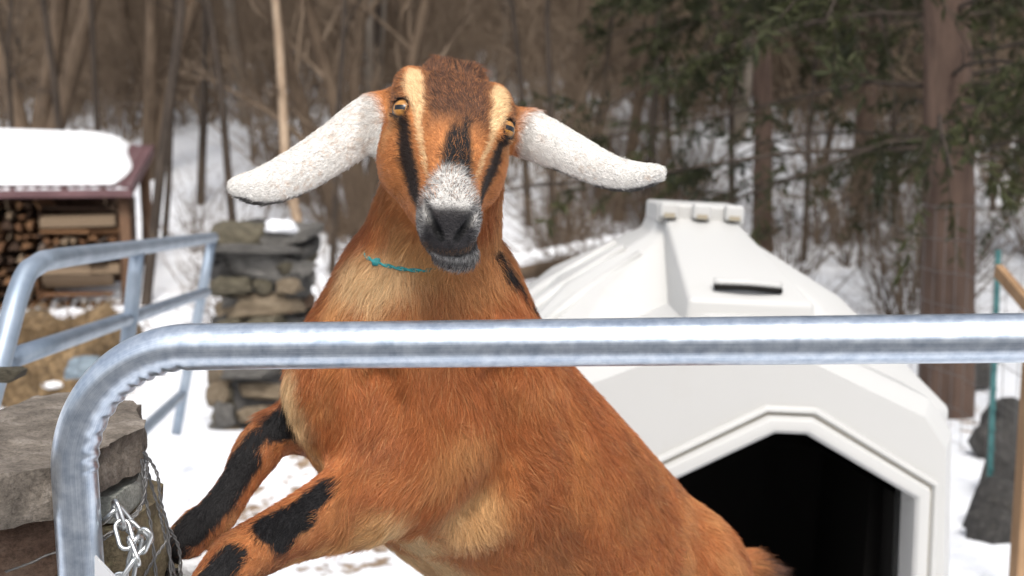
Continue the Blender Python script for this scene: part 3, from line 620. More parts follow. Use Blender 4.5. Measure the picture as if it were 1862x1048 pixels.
PINE = bark('raw_pine', (.20, .115, .06), (.37, .24, .14), 9); pb = W(1868, 900, 3.4); WP = MB(); WP.box((0, 0, .30), (.028, .028, .52)); o = WP.build('wooden_post', PINE, None, smooth=False); o.location = (pb[0], pb[1], hz(pb[0], pb[1]) + .1); o.rotation_euler = (0, R(1), 0); tag(o, 'raw pine post at the fence corner beyond the shelter', 'post')
a, b = W(1815, 492, 3.5), W(1900, 590, 3.2); d = Vector(b - a); m = MB(); m.box((0, 0, 0), (d.length / 2, .010, .017)); o = m.build('slanting_board', PINE, None, smooth=False); o.location = (a + b) / 2; o.rotation_mode = 'QUATERNION'; o.rotation_quaternion = d.to_track_quat('X', 'Z'); tag(o, 'orange-brown board slanting off the fence post', 'board')
FN = empty('wire_fence', tuple(W(1800, 925, 4.4))); FO = np.array(FN.location); fa, fb_ = W(1815, 925, 4.38), W(1560, 860, 6.2); fa[2] = fb_[2] = 0; m = MB()
for zz in np.linspace(.08, .95, 8): m.tube(np.array([fa + (fb_ - fa) * t + (0, 0, zz + .015 * math.sin(t * 9)) for t in np.linspace(-.35, 1, 8)]) - FO, .0014, 4)
m.build('line_wires', WIRE.m, FN)['kind'] = 'stuff'; m = MB()
for t in np.linspace(-.35, 1, 20): m.tube(np.array([fa + (fb_ - fa) * t + (0, 0, z_) for z_ in (.08, .5, .95)]) - FO, .0012, 4)
m.build('stay_wires', WIRE.m, FN)['kind'] = 'stuff'; tag(FN, 'thin square-mesh wire fence running behind the plastic shelter', 'fence')
rg = np.random.default_rng(31)
for i, (px, py, d, s) in enumerate(((1835, 990, 4.0, .11), (1850, 900, 4.4, .10), (1838, 840, 4.9, .12), (1845, 790, 5.3, .11), (1770, 700, 6.6, .16), (1770, 760, 6.2, .13), (1880, 960, 4.2, .12), (1815, 1040, 3.9, .07))):
    x, y = at_px(px, d); o = stone(None, (x, y, hz(x, y) + s * .55), (s * .8, s, s * rg.uniform(.8, 1.1)), rg.uniform(0, 6), (rg.uniform(-.3, .3),) * 2, 2, i, 'boulder'); tag(o, ('dark wide boulder at the foot of the raw pine post', 'dark boulder stacked against the back of the pine post', 'dark grey boulder below the slanting board, beside the teal post', 'blackish boulder resting behind the teal steel post', 'large dark boulder beside the reddish evergreen trunk', 'dark boulder in the snow between the trunk and teal post', 'dark boulder mostly hidden behind the pine post', 'small dark rock sunk in the snow by the shelter')[i], 'boulder', 'dark boulders along the fence')

# ---- moulded plastic shelter
PLAS = NT('cream_plastic'); pv = PLAS.coord('Object'); dirtm = PLAS.ramp(PLAS.noise(PLAS.coord('Object', (1, 1, .35)), 7, 6, .7), [(.55, (0, 0, 0)), (.85, (1, 1, 1))])
PLAS.set(Base_Color=PLAS.mix(PLAS.math('MULTIPLY', dirtm, .25), (.47, .467, .452), (.37, .34, .28)), Roughness=.42, Specular_IOR_Level=.4, Subsurface_Weight=.0); PLAS.bump(PLAS.noise(pv, 240, 3), .06, .002)
SHADE_BLACK = NT('shade_black'); SHADE_BLACK.set(Base_Color=(.012, .011, .010), Roughness=.8, Specular_IOR_Level=.1)  # near-black colour stands in for the shade inside the shelter
GROOVE = NT('tan_seam'); GROOVE.set(Base_Color=(.30, .26, .19), Roughness=.7)  # darker tan for the arch groove and the tab slots
SH = empty('plastic_shelter', (.388, 2.44, -.01)); SH.rotation_euler = (0, R(3.0), R(3))
def loft(rings, mat, name, parent, closed=True, cap0=False, cap1=False, sharp=30, bevel=.006, skip=()):
    n = len(rings[0]); V = np.vstack(rings); F = []
    for r in range(len(rings) - 1):
        for i in range(n if closed else n - 1): j = (i + 1) % n; (r, i) in skip or F.append((r * n + i, r * n + j, (r + 1) * n + j, (r + 1) * n + i))
    if cap0: F.append(tuple(range(n - 1, -1, -1)))
    if cap1: F.append(tuple(range((len(rings) - 1) * n, len(rings) * n)))
    me = mesh_data(name, V, F, mat, smooth=False); bm = bmesh.new(); bm.from_mesh(me); bmesh.ops.recalc_face_normals(bm, faces=bm.faces[:])
    if bevel:
        es = [e for e in bm.edges if len(e.link_faces) == 2 and e.calc_face_angle(0) > R(12)]
        bmesh.ops.bevel(bm, geom=es, offset=bevel, segments=3, profile=.5, affect='EDGES', clamp_overlap=True)
    bm.to_mesh(me); bm.free(); me.shade_smooth(); me.set_sharp_from_angle(angle=R(sharp)); return obj(name, me, parent)
def ringpoly(P, y): return np.array([(x, y, z) for x, z in P])
DX = .104                                                    # the doorway sits to one side of the gable
gab = lambda k, zt_, w: [(-w, 0), (-w * .90, .64 * k), (-w * .80, .70 * k), (-.05, zt_), (.05, zt_), (w * .80, .70 * k), (w * .90, .64 * k), (w, 0)]
A = gab(1.0, .835, .460); B = gab(1.04, .872, .492); C_ = gab(1.05, .89, .505)
dl = lambda g_: [(DX - .275 - g_, 0), (DX - .250 - g_, .546 + g_ * .6), (DX - .030 - g_ * .4, .662 + g_), (DX + .030 + g_ * .4, .662 + g_), (DX + .250 + g_, .546 + g_ * .6), (DX + .275 + g_, 0)]
# front wall with the doorway cut: bridge between the 8-point gable and the 6-point doorway
Ai = np.array([A[0], A[1], A[2], A[3], A[4], A[5], A[6], A[7]]); D0 = dl(.050)
Di = [D0[0], D0[1], ((D0[1][0] + D0[2][0]) / 2, (D0[1][1] + D0[2][1]) / 2), D0[2], D0[3], ((D0[3][0] + D0[4][0]) / 2, (D0[3][1] + D0[4][1]) / 2), D0[4], D0[5]]
loft([ringpoly(Di, .0), ringpoly(A, .0)], PLAS.m, 'front_wall', SH, closed=False, bevel=0)
loft([ringpoly(A, .0), ringpoly(B, .05), ringpoly(C_, .42)], PLAS.m, 'porch', SH, closed=False)
# moulded arch round the doorway: stepped profile
arch = [ringpoly(dl(.050), .001), ringpoly(dl(.048), -.012), ringpoly(dl(.040), -.014), ringpoly(dl(.036), -.004), ringpoly(dl(.032), -.004), ringpoly(dl(.027), -.024), ringpoly(dl(.007), -.026), ringpoly(dl(.000), -.018), ringpoly(dl(-.002), .05)]
loft(arch, PLAS.m, 'door_arch', SH, closed=False, bevel=.002)
seam = [ringpoly(dl(.0357), -.0045), ringpoly(dl(.0323), -.0045)]; loft(seam, GROOVE.m, 'arch_seam', SH, closed=False, bevel=0)
# main dome: octagonal walls, eave, pyramid roof
def octa(hw, hd, cy, z, cut=.26): return np.array([(-hw, cy - hd * (1 - cut), z), (-hw * (1 - cut), cy - hd, z), (hw * (1 - cut), cy - hd, z), (hw, cy - hd * (1 - cut), z), (hw, cy + hd * (1 - cut), z), (hw * (1 - cut), cy + hd, z), (-hw * (1 - cut), cy + hd, z), (-hw, cy + hd * (1 - cut), z)])
CY = .56
loft([octa(.50, .47, CY, 0), octa(.49, .445, CY, .62), octa(.50, .47, CY, .635), octa(.50, .47, CY, .68), octa(.30, .26, CY, .885), octa(.105, .11, CY, 1.0), octa(.095, .10, CY, 1.03)], PLAS.m, 'dome', SH, cap1=True, bevel=.008, skip=((0, 1), (1, 1), (2, 1)))
loft([octa(.44, .41, CY, 0.004), octa(.44, .41, CY, .60), octa(.09, .09, CY, .93)], SHADE_BLACK.m, 'inside_shade', SH, cap1=True, bevel=0, skip=((0, 1),))  # added black inner shell: interior shade put into its colour
loft([ringpoly([(x * .985 , z * .985) for x, z in dl(-.006)], .055), ringpoly(dl(.02), .30)], SHADE_BLACK.m, 'doorway_shade', SH, closed=False, bevel=0)  # black sleeve carries the painted shade in from the doorway
# raised chute from the ridge cap down to the gable, with its vent slot
def quadbeam(y0, z0, w0, y1, z1, w1, dp, x0=0, x1=0): return [np.array([(x0 - w0 * 1.12, y0, z0 - dp), (x0 - w0, y0, z0), (x0 + w0, y0, z0), (x0 + w0 * 1.12, y0, z0 - dp)]), np.array([(x1 - w1 * 1.12, y1, z1 - dp), (x1 - w1, y1, z1), (x1 + w1, y1, z1), (x1 + w1 * 1.12, y1, z1 - dp)])]
loft(quadbeam(.075, .900, .125, .47, 1.040, .080, .20, .035, .0), PLAS.m, 'ridge_chute', SH, cap0=True, cap1=True, bevel=.010)
vs = catmull(np.array([(-.035, .112, .922), (.03, .100, .924), (.10, .112, .920)]), 6); m = MB(); m.tube(vs + (0, -.004, -.001), .0052, 8); o = m.build('vent_slot', SHADE_BLACK.m, SH)  # solid black bar paints the shade of the slot opening
vh = MB(); vh.tube(vs + (0, .004, .008), .0085, 8); vh.build('vent_hood', PLAS.m, SH)
# ridge cap with three tabs
cb = MB(); cb.box((0, CY - .02, 1.045), (.098, .085, .022)); o = cb.build('ridge_cap', PLAS.m, SH, smooth=False); bv = o.modifiers.new('bevel', 'BEVEL'); bv.width = .008; bv.segments = 3
for x in (-.075, -.002, .07):
    t = MB(); t.box((x, CY - .115, 1.052), (.020, .014, .017)); ob = t.build('cap_tab', PLAS.m, SH, smooth=False); bv = ob.modifiers.new('bevel', 'BEVEL'); bv.width = .006; bv.segments = 3
    s = MB(); s.box((x, CY - .1305, 1.041), (.012, .002, .005)); s.build('tab_slot', GROOVE.m, ob, smooth=False)
# stiffening ribs on the left roof slope
for k, (ya, yb) in enumerate(((-.20, -.12), (.02, .01), (-.38, -.22))):
    m = MB(); a = np.array((-.48, CY + ya, .735)); b = np.array((-.17, CY + yb, .965)); 
    if k == 2: a, b = np.array((-.40, CY - .30, .765)), np.array((-.14, CY - .16, .955))
    m.tube(np.array([a, (a + b) / 2 + (0, 0, .004), b]), (.016, .018, .010), 8); m.build('roof_rib', PLAS.m, SH)
tag(SH, 'cream moulded plastic animal shelter with an angular dark doorway', 'shelter')
# ------------------------------------------------------------------ the goat: one implicit surface, meshed
def smin(a, b, k):
    h = np.clip(0.5 + 0.5 * (b - a) / k, 0, 1); return b + (a - b) * h - k * h * (1 - h)
def smax(a, b, k): return -smin(-a, -b, k)
class Prim:
    """fn(P, sel): distance; segs = optional (centres, reach) of its pieces, of which sel picks those in reach"""
    def __init__(s, fn, c, r, k, op='u', segs=None): s.fn = fn; s.c = np.asarray(c, float); s.r = r; s.k = k; s.op = op; s.segs = segs
PRIMS = []; BONES = []
def sweep(c, sd=None, ks=1.0):
    A, B = c[:-1], c[1:]; BA = B[:, :3] - A[:, :3]; L2 = (BA ** 2).sum(1) + 1e-12
    def fn(P, sel):
        a, ba = A[sel], BA[sel]
        o = P[None] - a[:, None, :3]; t = np.clip(np.einsum('snk,sk->sn', o, ba) / L2[sel][:, None], 0, 1)
        o = o - t[..., None] * ba[:, None]; r = a[:, 3:4] + t * (B[sel, 3:4] - a[:, 3:4])
        return (np.sqrt((o ** 2).sum(-1)) - r).min(0)
    return fn, ((A + B)[:, :3] / 2, np.sqrt(L2) / 2 + np.maximum(A[:, 3], B[:, 3]))
def chain(pts, k=0.02, n=6, flow=True, op='u'):
    """pts rows (x,y,z,r): a smooth limb"""
    c = catmull(pts, n) if n > 1 else np.asarray(pts, float)
    ctr = c[:, :3].mean(0); rad = np.max(np.linalg.norm(c[:, :3] - ctr, axis=1) + c[:, 3])
    fn, segs = sweep(c)
    PRIMS.append(Prim(fn, ctr, rad, k, op, segs))
    if flow:
        for a, b in zip(c[:-1], c[1:]): BONES.append((0.5 * (a + b)[:3], (b - a)[:3] / (np.linalg.norm((b - a)[:3]) + 1e-9), 0.5 * (a[3] + b[3])))
def ellip(c, radii, M=None, k=0.02, op='u'):
    c = np.asarray(c, float); radii = np.asarray(radii, float); M = np.eye(3) if M is None else np.asarray(M)   # columns of M = axes
    def fn(P, sel=None):
        q = (P - c) @ M; k0 = np.linalg.norm(q / radii, axis=1); k1 = np.linalg.norm(q / radii ** 2, axis=1) + 1e-9
        return k0 * (k0 - 1) / k1
    PRIMS.append(Prim(fn, c, radii.max(), k, op))
FAR = 0.12; CELL = 0.06; REACH = CELL * 0.87
def field(P):
    d = np.full(len(P), FAR); ci = np.floor(P / CELL).astype(np.int64)
    key = (ci[:, 0] + 500) * 1000000 + (ci[:, 1] + 500) * 1000 + ci[:, 2] + 500
    order = np.argsort(key, kind='stable'); ks = key[order]; cut = np.nonzero(np.diff(ks))[0] + 1
    PC = np.array([p.c for p in PRIMS]); PR = np.array([p.r + (0.055 if p.op == 'u' else p.k + 0.002) for p in PRIMS])
    for grp in np.split(order, cut):
        Q = P[grp]; cc = (ci[grp[0]] + 0.5) * CELL; x = np.full(len(grp), FAR)
        for i in np.nonzero(((PC - cc) ** 2).sum(1) < (PR + REACH) ** 2)[0]:
            p = PRIMS[i]; sel = None
            if p.segs is not None:
                sel = np.nonzero(((p.segs[0] - cc) ** 2).sum(1) < (p.segs[1] + 0.055 + REACH) ** 2)[0]
                if not len(sel): continue
            e = p.fn(Q, sel); x = smin(x, e, p.k) if p.op == 'u' else smax(x, -e, p.k)
        d[grp] = x
    return d

# --- head frame: x = viewer's right, y = along the face to the muzzle, z = out of the forehead (metres)
HP, HY, HR = R(37), R(12), R(9.5)
def cam_vec(v): return v[0] * RGT + v[1] * UPV - v[2] * FWD          # camera-style axes: right, up, towards the viewer
def Ry(a): c, s = math.cos(a), math.sin(a); return np.array(((c, 0, s), (0, 1, 0), (-s, 0, c)))
def Rz(a): c, s = math.cos(a), math.sin(a); return np.array(((c, -s, 0), (s, c, 0), (0, 0, 1)))
_M = np.column_stack(((1, 0, 0), (0, -math.sin(HP), math.cos(HP)), (0, math.cos(HP), math.sin(HP))))
_M = Rz(-HR) @ Ry(HY) @ _M
HM = np.column_stack([cam_vec(_M[:, i]) for i in range(3)])           # columns: local axes in the world
HO = W(823, 218, 1.275)
def H(x, y, z): return HO + HM @ (np.array((x, y, z)) * 0.001)        # local millimetres -> world
def to_head(P): return (P - HO) @ HM * 1000.0
def HC(rows, **k): chain([(*H(*r[:3]), r[3] * 0.001) for r in rows], **k)
def HE(c, rad, k=8, op='u', rot=None):
    M = HM if rot is None else HM @ rot
    ellip(H(*c), np.array(rad) * 0.001, M, k * 0.001, op)

# body first (big volumes)
BODY = [(790, 690, 1.475, .122), (835, 785, 1.53, .146), (935, 880, 1.61, .148), (1055, 985, 1.71, .143), (1172, 1065, 1.81, .122), (1262, 1112, 1.88, .085)]
BODYW = [(*W(a, b, d), r) for a, b, d, r in BODY]
chain(BODYW, k=0.03)
HEAD_DIR = np.array(BODYW[0][:3]) - np.array(BODYW[4][:3]); HEAD_DIR[2] = 0; HEAD_DIR /= np.linalg.norm(HEAD_DIR)
GLEFT = np.cross((0, 0, 1.0), HEAD_DIR)                               # the goat's left, towards the camera's right
chain([(*W(815, 300, 1.375), .056), (*W(798, 385, 1.40), .064), (*W(782, 470, 1.42), .076), (*W(780, 560, 1.445), .104), (*W(790, 690, 1.48), .124)], k=0.035)
chain([(*W(735, 560, 1.43), .050), (*W(650, 690, 1.455), .074), (*W(640, 760, 1.47), .058)], k=0.05)         # point of the right shoulder, brisket
ellip(W(780, 770, 1.45), (.105, .085, .12), None, 0.05)                                                  # left shoulder blade
chain([(*W(915, 690, 1.368), .024), (*W(935, 790, 1.372), .028), (*W(905, 880, 1.385), .024), (*W(850, 940, 1.40), .016)], k=0.035, op='s', flow=False)     # hollow behind the shoulder
chain([(*W(690, 690, 1.345), .018), (*W(700, 780, 1.34), .020), (*W(672, 840, 1.345), .016)], k=0.03, op='s', flow=False)     # groove between brisket and shoulder
# near (left) foreleg
chain([(*W(765, 800, 1.43), .072), (*W(690, 885, 1.39), .054), (*W(600, 935, 1.355), .039), (*W(505, 978, 1.325), .030), (*W(440, 1012, 1.30), .0275), (*W(408, 1040, 1.285), .024), (*W(365, 1090, 1.265), .019), (*W(335, 1130, 1.25), .021), (*W(318, 1160, 1.24), .019)], k=0.03)
# far (right) foreleg
chain([(*W(640, 720, 1.50), .062), (*W(565, 762, 1.49), .036), (*W(500, 790, 1.475), .027), (*W(468, 822, 1.46), .0255), (*W(432, 880, 1.445), .0195), (*W(392, 938, 1.43), .0215), (*W(362, 962, 1.42), .0225), (*W(335, 988, 1.41), .0205)], k=0.022)
# hind legs down to the ground
hipc = np.array(BODYW[4][:3])
for sgn in (1, -1):
    h0 = hipc + sgn * 0.055 * GLEFT; fwd = HEAD_DIR
    q = [(*(h0 + (0, 0, .02)), .095), (*(h0 + fwd * .10 + sgn * .035 * GLEFT - (0, 0, .13)), .068), (*(h0 - fwd * .02 + sgn * .03 * GLEFT - (0, 0, .27)), .034)]
    hk = h0 - fwd * .075 + sgn * .03 * GLEFT; hk[2] = .235
    q += [(*hk, .026)]; f1 = hk + fwd * .03; f1[2] = .09; f2 = f1 + fwd * .03; f2[2] = .035
    q += [(*f1, .021), (*f2, .024)]
    chain(q, k=0.03)
# tail
TAIL = [(*W(1300, 1040, 1.905), .030), (*W(1345, 1030, 1.925), .018), (*W(1385, 1045, 1.94), .010)]
chain(TAIL, k=0.02)

# head: station table (mm) swept along y
HT = np.array([  # y    zt    zb    w    wslope
    (-98, -34,  -52,  10,  .00), (-90, -10,  -74,  38,  .04), (-74,  13,  -86,  51,  .08), (-45,  23,  -94,  56,  .10),
    (-15,  26, -100,  57,  .12), ( 10,  25, -103,  54,  .12), ( 35,  21, -102,  46,  .08), ( 60,  13,  -98,  37,  .03),
    ( 80,   4,  -96,  30,  .0), ( 98,  -7,  -94,  26.5, .0), (110, -17,  -90,  24.5,  .0), (119, -30,  -82,  20,  .0), (126, -48, -64, 9, .0)])
def head_fn(P, sel=None):
    q = to_head(P); y = np.clip(q[:, 1], HT[0, 0], HT[-1, 0]); over = np.abs(q[:, 1] - y)
    t = [np.interp(y, HT[:, 0], HT[:, i]) for i in (1, 2, 3, 4)]
    zc = (t[0] + t[1]) / 2; hh = (t[0] - t[1]) / 2; v = (q[:, 2] - zc) / hh
    w = t[2] * (1 + t[3] * np.clip(v, -1, 1)); n = 2.5
    rr = (np.abs(q[:, 0] / w) ** n + np.abs(v) ** n) ** (1 / n)
    return ((rr - 1) * np.minimum(w, hh) * 0.85 + over) * 0.001
PRIMS.append(Prim(head_fn, H(0, 14, -38), 0.135, 0.016))
for s in (-1, 1):
    HE((s * 43, -24, 9), (17, 36, 15), k=14)                      # brow
    HE((s * 44, 4, -46), (18, 42, 34), k=18)                     # cheek
    HE((s * 13, 106, -42), (13, 15, 22), k=10)                    # upper lip pads
    HE((s * 14 + 3, -78, 8), (17, 15, 12), k=12)                  # poll bosses
HE((5, 103, -84), (20, 16, 13), k=6)                              # chin
# ears: flat tapering blades
def ear(rows, k=0.012, cup=0.0):
    c = catmull(rows, 8); ctr = c[:, :3].mean(0); rad = np.max(np.linalg.norm(c[:, :3] - ctr, axis=1) + c[:, 3])
    T = np.gradient(c[:, :3], axis=0); T /= np.linalg.norm(T, axis=1)[:, None]
    nrm = -FWD * 0.93 + UPV * 0.36; Wd = np.cross(T, nrm); Wd /= np.linalg.norm(Wd, axis=1)[:, None]; N = np.cross(Wd, T)
    def fn(P, sel):
        d = np.full(len(P), 9.0)
        for i in sel:
            ba = c[i + 1, :3] - c[i, :3]; t = (P - c[i, :3]) @ ba / (ba @ ba); tc = np.clip(t, 0, 1)
            o = P - (c[i, :3] + tc[:, None] * ba); g = lambda A: A[i] + tc[:, None] * (A[i + 1] - A[i])
            wd, nn, tt = g(Wd), g(N), g(T); w = c[i, 3] + tc * (c[i + 1, 3] - c[i, 3]); th = c[i, 4] + tc * (c[i + 1, 4] - c[i, 4])
            a = (o * wd).sum(1); b = (o * nn).sum(1) + cup * a * a / w; l = (o * tt).sum(1)
            e = (np.sqrt((a / w) ** 2 + (b / th) ** 2 + (l / w) ** 2) - 1) * th
            d = np.minimum(d, e)
        return d
    segs = ((c[:-1] + c[1:])[:, :3] / 2, np.maximum(c[:-1, 3], c[1:, 3]) + np.linalg.norm(np.diff(c[:, :3], axis=0), axis=1) / 2)
    PRIMS.append(Prim(fn, ctr, rad, k, 'u', segs))
    for a, b in zip(c[:-1], c[1:]): BONES.append((0.5 * (a + b)[:3], (b - a)[:3] / (np.linalg.norm((b - a)[:3]) + 1e-9), 0.02))
    return c
EAR_L = ear([(*W(715, 200, 1.320), .026, .018), (*W(672, 213, 1.315), .028, .014), (*W(612, 258, 1.300), .0275, .0085), (*W(540, 305, 1.285), .0255, .0075), (*W(480, 333, 1.275), .0215, .007), (*W(438, 338, 1.270), .013, .006)], cup=0.35)
EAR_R = ear([(*W(925, 228, 1.330), .024, .018), (*W(968, 240, 1.325), .0265, .014), (*W(1035, 272, 1.310), .0235, .0085), (*W(1100, 305, 1.295), .0200, .0075), (*W(1150, 317, 1.285), .0165, .007), (*W(1192, 315, 1.280), .0105, .006)], cup=0.35)
# carve: eye sockets, nostrils, mouth, philtrum
EYES = [(-48.6, 9, 4.4), (48.6, 9, 4.4)]; EYE_R = 12.0
EYE_AX = [np.array((s * .66, .42, .62)) / np.linalg.norm((.66, .42, .62)) for s in (-1, 1)]
for (c, ax) in zip(EYES, EYE_AX):
    HE(np.array(c) - ax * 3, (15.0, 15.0, 15.0), k=9)              # lids
    HE(np.array(c) + ax * 9.5, (9.5, 9.5, 9.5), k=2.0, op='s')
for c, ax in zip(EYES, EYE_AX):                                    # drooping upper lid, thin lower lid
    u_ = np.array((0, -1.0, 0.25)); u_ -= ax * (u_ @ ax); u_ /= np.linalg.norm(u_); v_ = np.cross(ax, u_)
    lid = lambda th, b, r: (*(np.array(c) + 12.6 * (ax * math.cos(b) + (u_ * math.cos(th) + v_ * math.sin(th)) * math.sin(b))), r)
    HC([lid(R(t), R(b), r) for t, b, r in ((-100, 52, 1.5), (-60, 46, 2.1), (-25, 41, 2.4), (10, 40, 2.4), (50, 45, 2.1), (95, 52, 1.5))], k=0.002, flow=False, n=3)
    HC([lid(R(t), R(b), r) for t, b, r in ((-95, 52, 1.3), (-140, 50, 1.5), (-180, 49, 1.6), (-220, 50, 1.5), (-265, 52, 1.3))], k=0.002, flow=False, n=3)
for s in (-1, 1):
    HC([(s * 21.5, 107, -27, 1.8), (s * 19, 114, -33, 4.0), (s * 13.5, 121, -42, 4.0), (s * 7, 125, -51, 1.8)], k=0.003, op='s', flow=False)
HC([(-30, 92, -62, 1.2), (-20, 109, -70, 2.3), (3, 122, -75, 2.2), (22, 109, -69, 2.3), (30, 94, -58, 1.2)], k=0.003, op='s', flow=False)
HC([(0, 127, -52, 0.9), (1, 125, -72, 1.0)], k=0.002, op='s', flow=False, n=2)

def surface_nets(lo, hi, h, block=8):
    n = (np.ceil((hi - lo) / h / block).astype(int) + 1) * block + 1
    nb = (n - 1) // block
    bi = np.stack(np.meshgrid(*[np.arange(k) for k in nb], indexing='ij'), -1).reshape(-1, 3)
    bc = lo + (bi + 0.5) * block * h
    dB = field(bc); act = bi[np.abs(dB) < block * h * 0.95 + 0.02]
    G = np.full(n, FAR, np.float32)
    ins = bi[dB < -0.02]
    for b in ins: s = b * block; G[s[0]:s[0] + block + 1, s[1]:s[1] + block + 1, s[2]:s[2] + block + 1] = -FAR
    loc = np.stack(np.meshgrid(*[np.arange(block + 1)] * 3, indexing='ij'), -1).reshape(-1, 3)
    for i in range(0, len(act), 400):
        g = (act[i:i + 400, None] * block + loc[None]).reshape(-1, 3); G[g[:, 0], g[:, 1], g[:, 2]] = field(lo + g * h)
    S = G < 0
    c8 = [S[a:n[0] - 1 + a, b:n[1] - 1 + b, c:n[2] - 1 + c] for a in (0, 1) for b in (0, 1) for c in (0, 1)]
    sm = sum(x.astype(np.int8) for x in c8); cells = np.argwhere((sm > 0) & (sm < 8))
    idm = np.full(n - 1, -1, np.int64); idm[tuple(cells.T)] = np.arange(len(cells))
    acc = np.zeros((len(cells), 3)); cnt = np.zeros(len(cells))
    cor = [(a, b, c) for a in (0, 1) for b in (0, 1) for c in (0, 1)]
    for i, p in enumerate(cor):
        for q in cor[i + 1:]:
            if sum(abs(a - b) for a, b in zip(p, q)) != 1: continue
            gp = G[tuple((cells + p).T)]; gq = G[tuple((cells + q).T)]; m = (gp < 0) != (gq < 0)
            t = np.where(m, gp / np.where(m, gp - gq, 1), 0); acc[m] += (np.array(p) + t[:, None] * (np.array(q) - np.array(p)))[m]; cnt[m] += 1
    V = lo + (cells + acc / cnt[:, None]) * h; Q = []
    for ax in range(3):
        a1, a2 = (ax + 1) % 3, (ax + 2) % 3
        sl0 = [slice(None)] * 3; sl1 = [slice(None)] * 3; sl0[ax] = slice(0, -1); sl1[ax] = slice(1, None)
        A, B = S[tuple(sl0)], S[tuple(sl1)]; E = np.argwhere(A != B)
        E = E[(E[:, a1] > 0) & (E[:, a2] > 0) & (E[:, a1] < n[a1] - 1) & (E[:, a2] < n[a2] - 1)]
        e1 = np.zeros(3, int); e1[a1] = 1; e2 = np.zeros(3, int); e2[a2] = 1
        q = np.stack([idm[tuple((E - u).T)] for u in (e1 + e2, e2, 0 * e1, e1)], 1); fl = A[tuple(E.T)]
        q[~fl] = q[~fl][:, ::-1]; Q.append(q)
    return V, np.vstack(Q)
TET = np.array(((1, -1, -1), (-1, -1, 1), (-1, 1, -1), (1, 1, 1.0)))
def grad(P, e=0.0006):
    n = len(P); f = field((P[None] + e * TET[:, None]).reshape(-1, 3)).reshape(4, n)
    return np.einsum('tn,tk->nk', f, TET) / (4 * e)
def project(V, it=2, lim=0.004):
    for _ in range(it):
        f = field(V); g = grad(V); g2 = (g ** 2).sum(1) + 1e-3
        st = g * (f / g2)[:, None]; ln = np.linalg.norm(st, axis=1)[:, None]; V = V - st * np.minimum(1, lim / (ln + 1e-9))
    return V
def relax(V, Q, it=1):
    for _ in range(it):
        a = np.zeros_like(V); n = np.zeros(len(V))
        for i, j in ((0, 1), (1, 2), (2, 3), (3, 0)):
            np.add.at(a, Q[:, i], V[Q[:, j]]); np.add.at(a, Q[:, j], V[Q[:, i]]); np.add.at(n, Q[:, i], 1); np.add.at(n, Q[:, j], 1)
        V = 0.4 * V + 0.6 * a / n[:, None]
    return V
def subdivide(V, Q, _=None):
    e = np.vstack([Q[:, [0, 1]], Q[:, [1, 2]], Q[:, [2, 3]], Q[:, [3, 0]]]); es = np.sort(e, 1)
    key = es[:, 0] * len(V) + es[:, 1]; u, inv = np.unique(key, return_inverse=True); ea, eb = u // len(V), u % len(V)
    m = len(Q); E = len(V) + inv.reshape(4, m).T; C = len(V) + len(u) + np.arange(m)
    V2 = np.vstack([V, (V[ea] + V[eb]) / 2, V[Q].mean(1)])
    Q2 = np.vstack([np.stack([Q[:, i], E[:, i], C, E[:, i - 1]], 1) for i in range(4)])
    return V2, Q2
def quad_normals(V, Q):
    fn = np.cross(V[Q[:, 2]] - V[Q[:, 0]], V[Q[:, 3]] - V[Q[:, 1]]); N = np.zeros_like(V)
    for i in range(4): np.add.at(N, Q[:, i], fn)
    return N / (np.linalg.norm(N, axis=1)[:, None] + 1e-12)
def flow_at(P):
    """lie of the coat: along the nearest limb, head to tail and shoulder to hoof"""
    B0 = np.array([b[0] for b in BONES]); B1 = np.array([b[1] for b in BONES]); BR = np.array([b[2] for b in BONES]); fl = np.empty_like(P)
    for i in range(0, len(P), 20000):
        d = np.linalg.norm(P[i:i + 20000, None] - B0[None], axis=2) - BR[None]; k = np.exp(-np.maximum(d, 0) / .018); fl[i:i + 20000] = (k[..., None] * B1[None]).sum(1)
    return fl / (np.linalg.norm(fl, axis=1)[:, None] + 1e-9)
lo = np.array([min(p.c[i] - p.r for p in PRIMS if p.op == 'u') for i in range(3)]) - 0.03
hi = np.array([max(p.c[i] + p.r for p in PRIMS if p.op == 'u') for i in range(3)]) + 0.03
lo[2] = 0.0
GV, GQ = surface_nets(lo, hi, 0.005)
GV = project(relax(GV, GQ, 2), 2); GF0 = flow_at(GV); GF = subdivide(GF0, GQ, len(GV))[0]; GV, GQ = subdivide(GV, GQ); GV = project(relax(GV, GQ, 2), 1)
GV = relax(GV, GQ, 1)
def sstep(a, b, x): t = np.clip((x - a) / (b - a), 0, 1); return t * t * (3 - 2 * t)
def warp(P):
    """the muzzle is held level and a little to one side, the lower jaw more so (mid-chew)"""
    q = to_head(P); s = sstep(15, 105, q[:, 1]) * sstep(-130, -108, q[:, 2]) * (np.abs(q[:, 0]) < 90) * (q[:, 1] < 150)
    th = R(8) * s; x, z = q[:, 0], q[:, 2] + 45
    X = x * np.cos(th) - z * np.sin(th) + s * 4 + s * (1 - sstep(-85, -62, q[:, 2])) * 6
    return HO + np.stack([X, q[:, 1], x * np.sin(th) + z * np.cos(th) - 45], 1) * 0.001 @ HM.T
GREST = GV; GV = warp(GV)
GN = quad_normals(GV, GQ)

def mid_frame(ax):
    ax = ax / np.linalg.norm(ax); h = np.array((0, 1.0, 0)); h = h - ax * (h @ ax); h /= np.linalg.norm(h); return h, np.cross(ax, h), ax
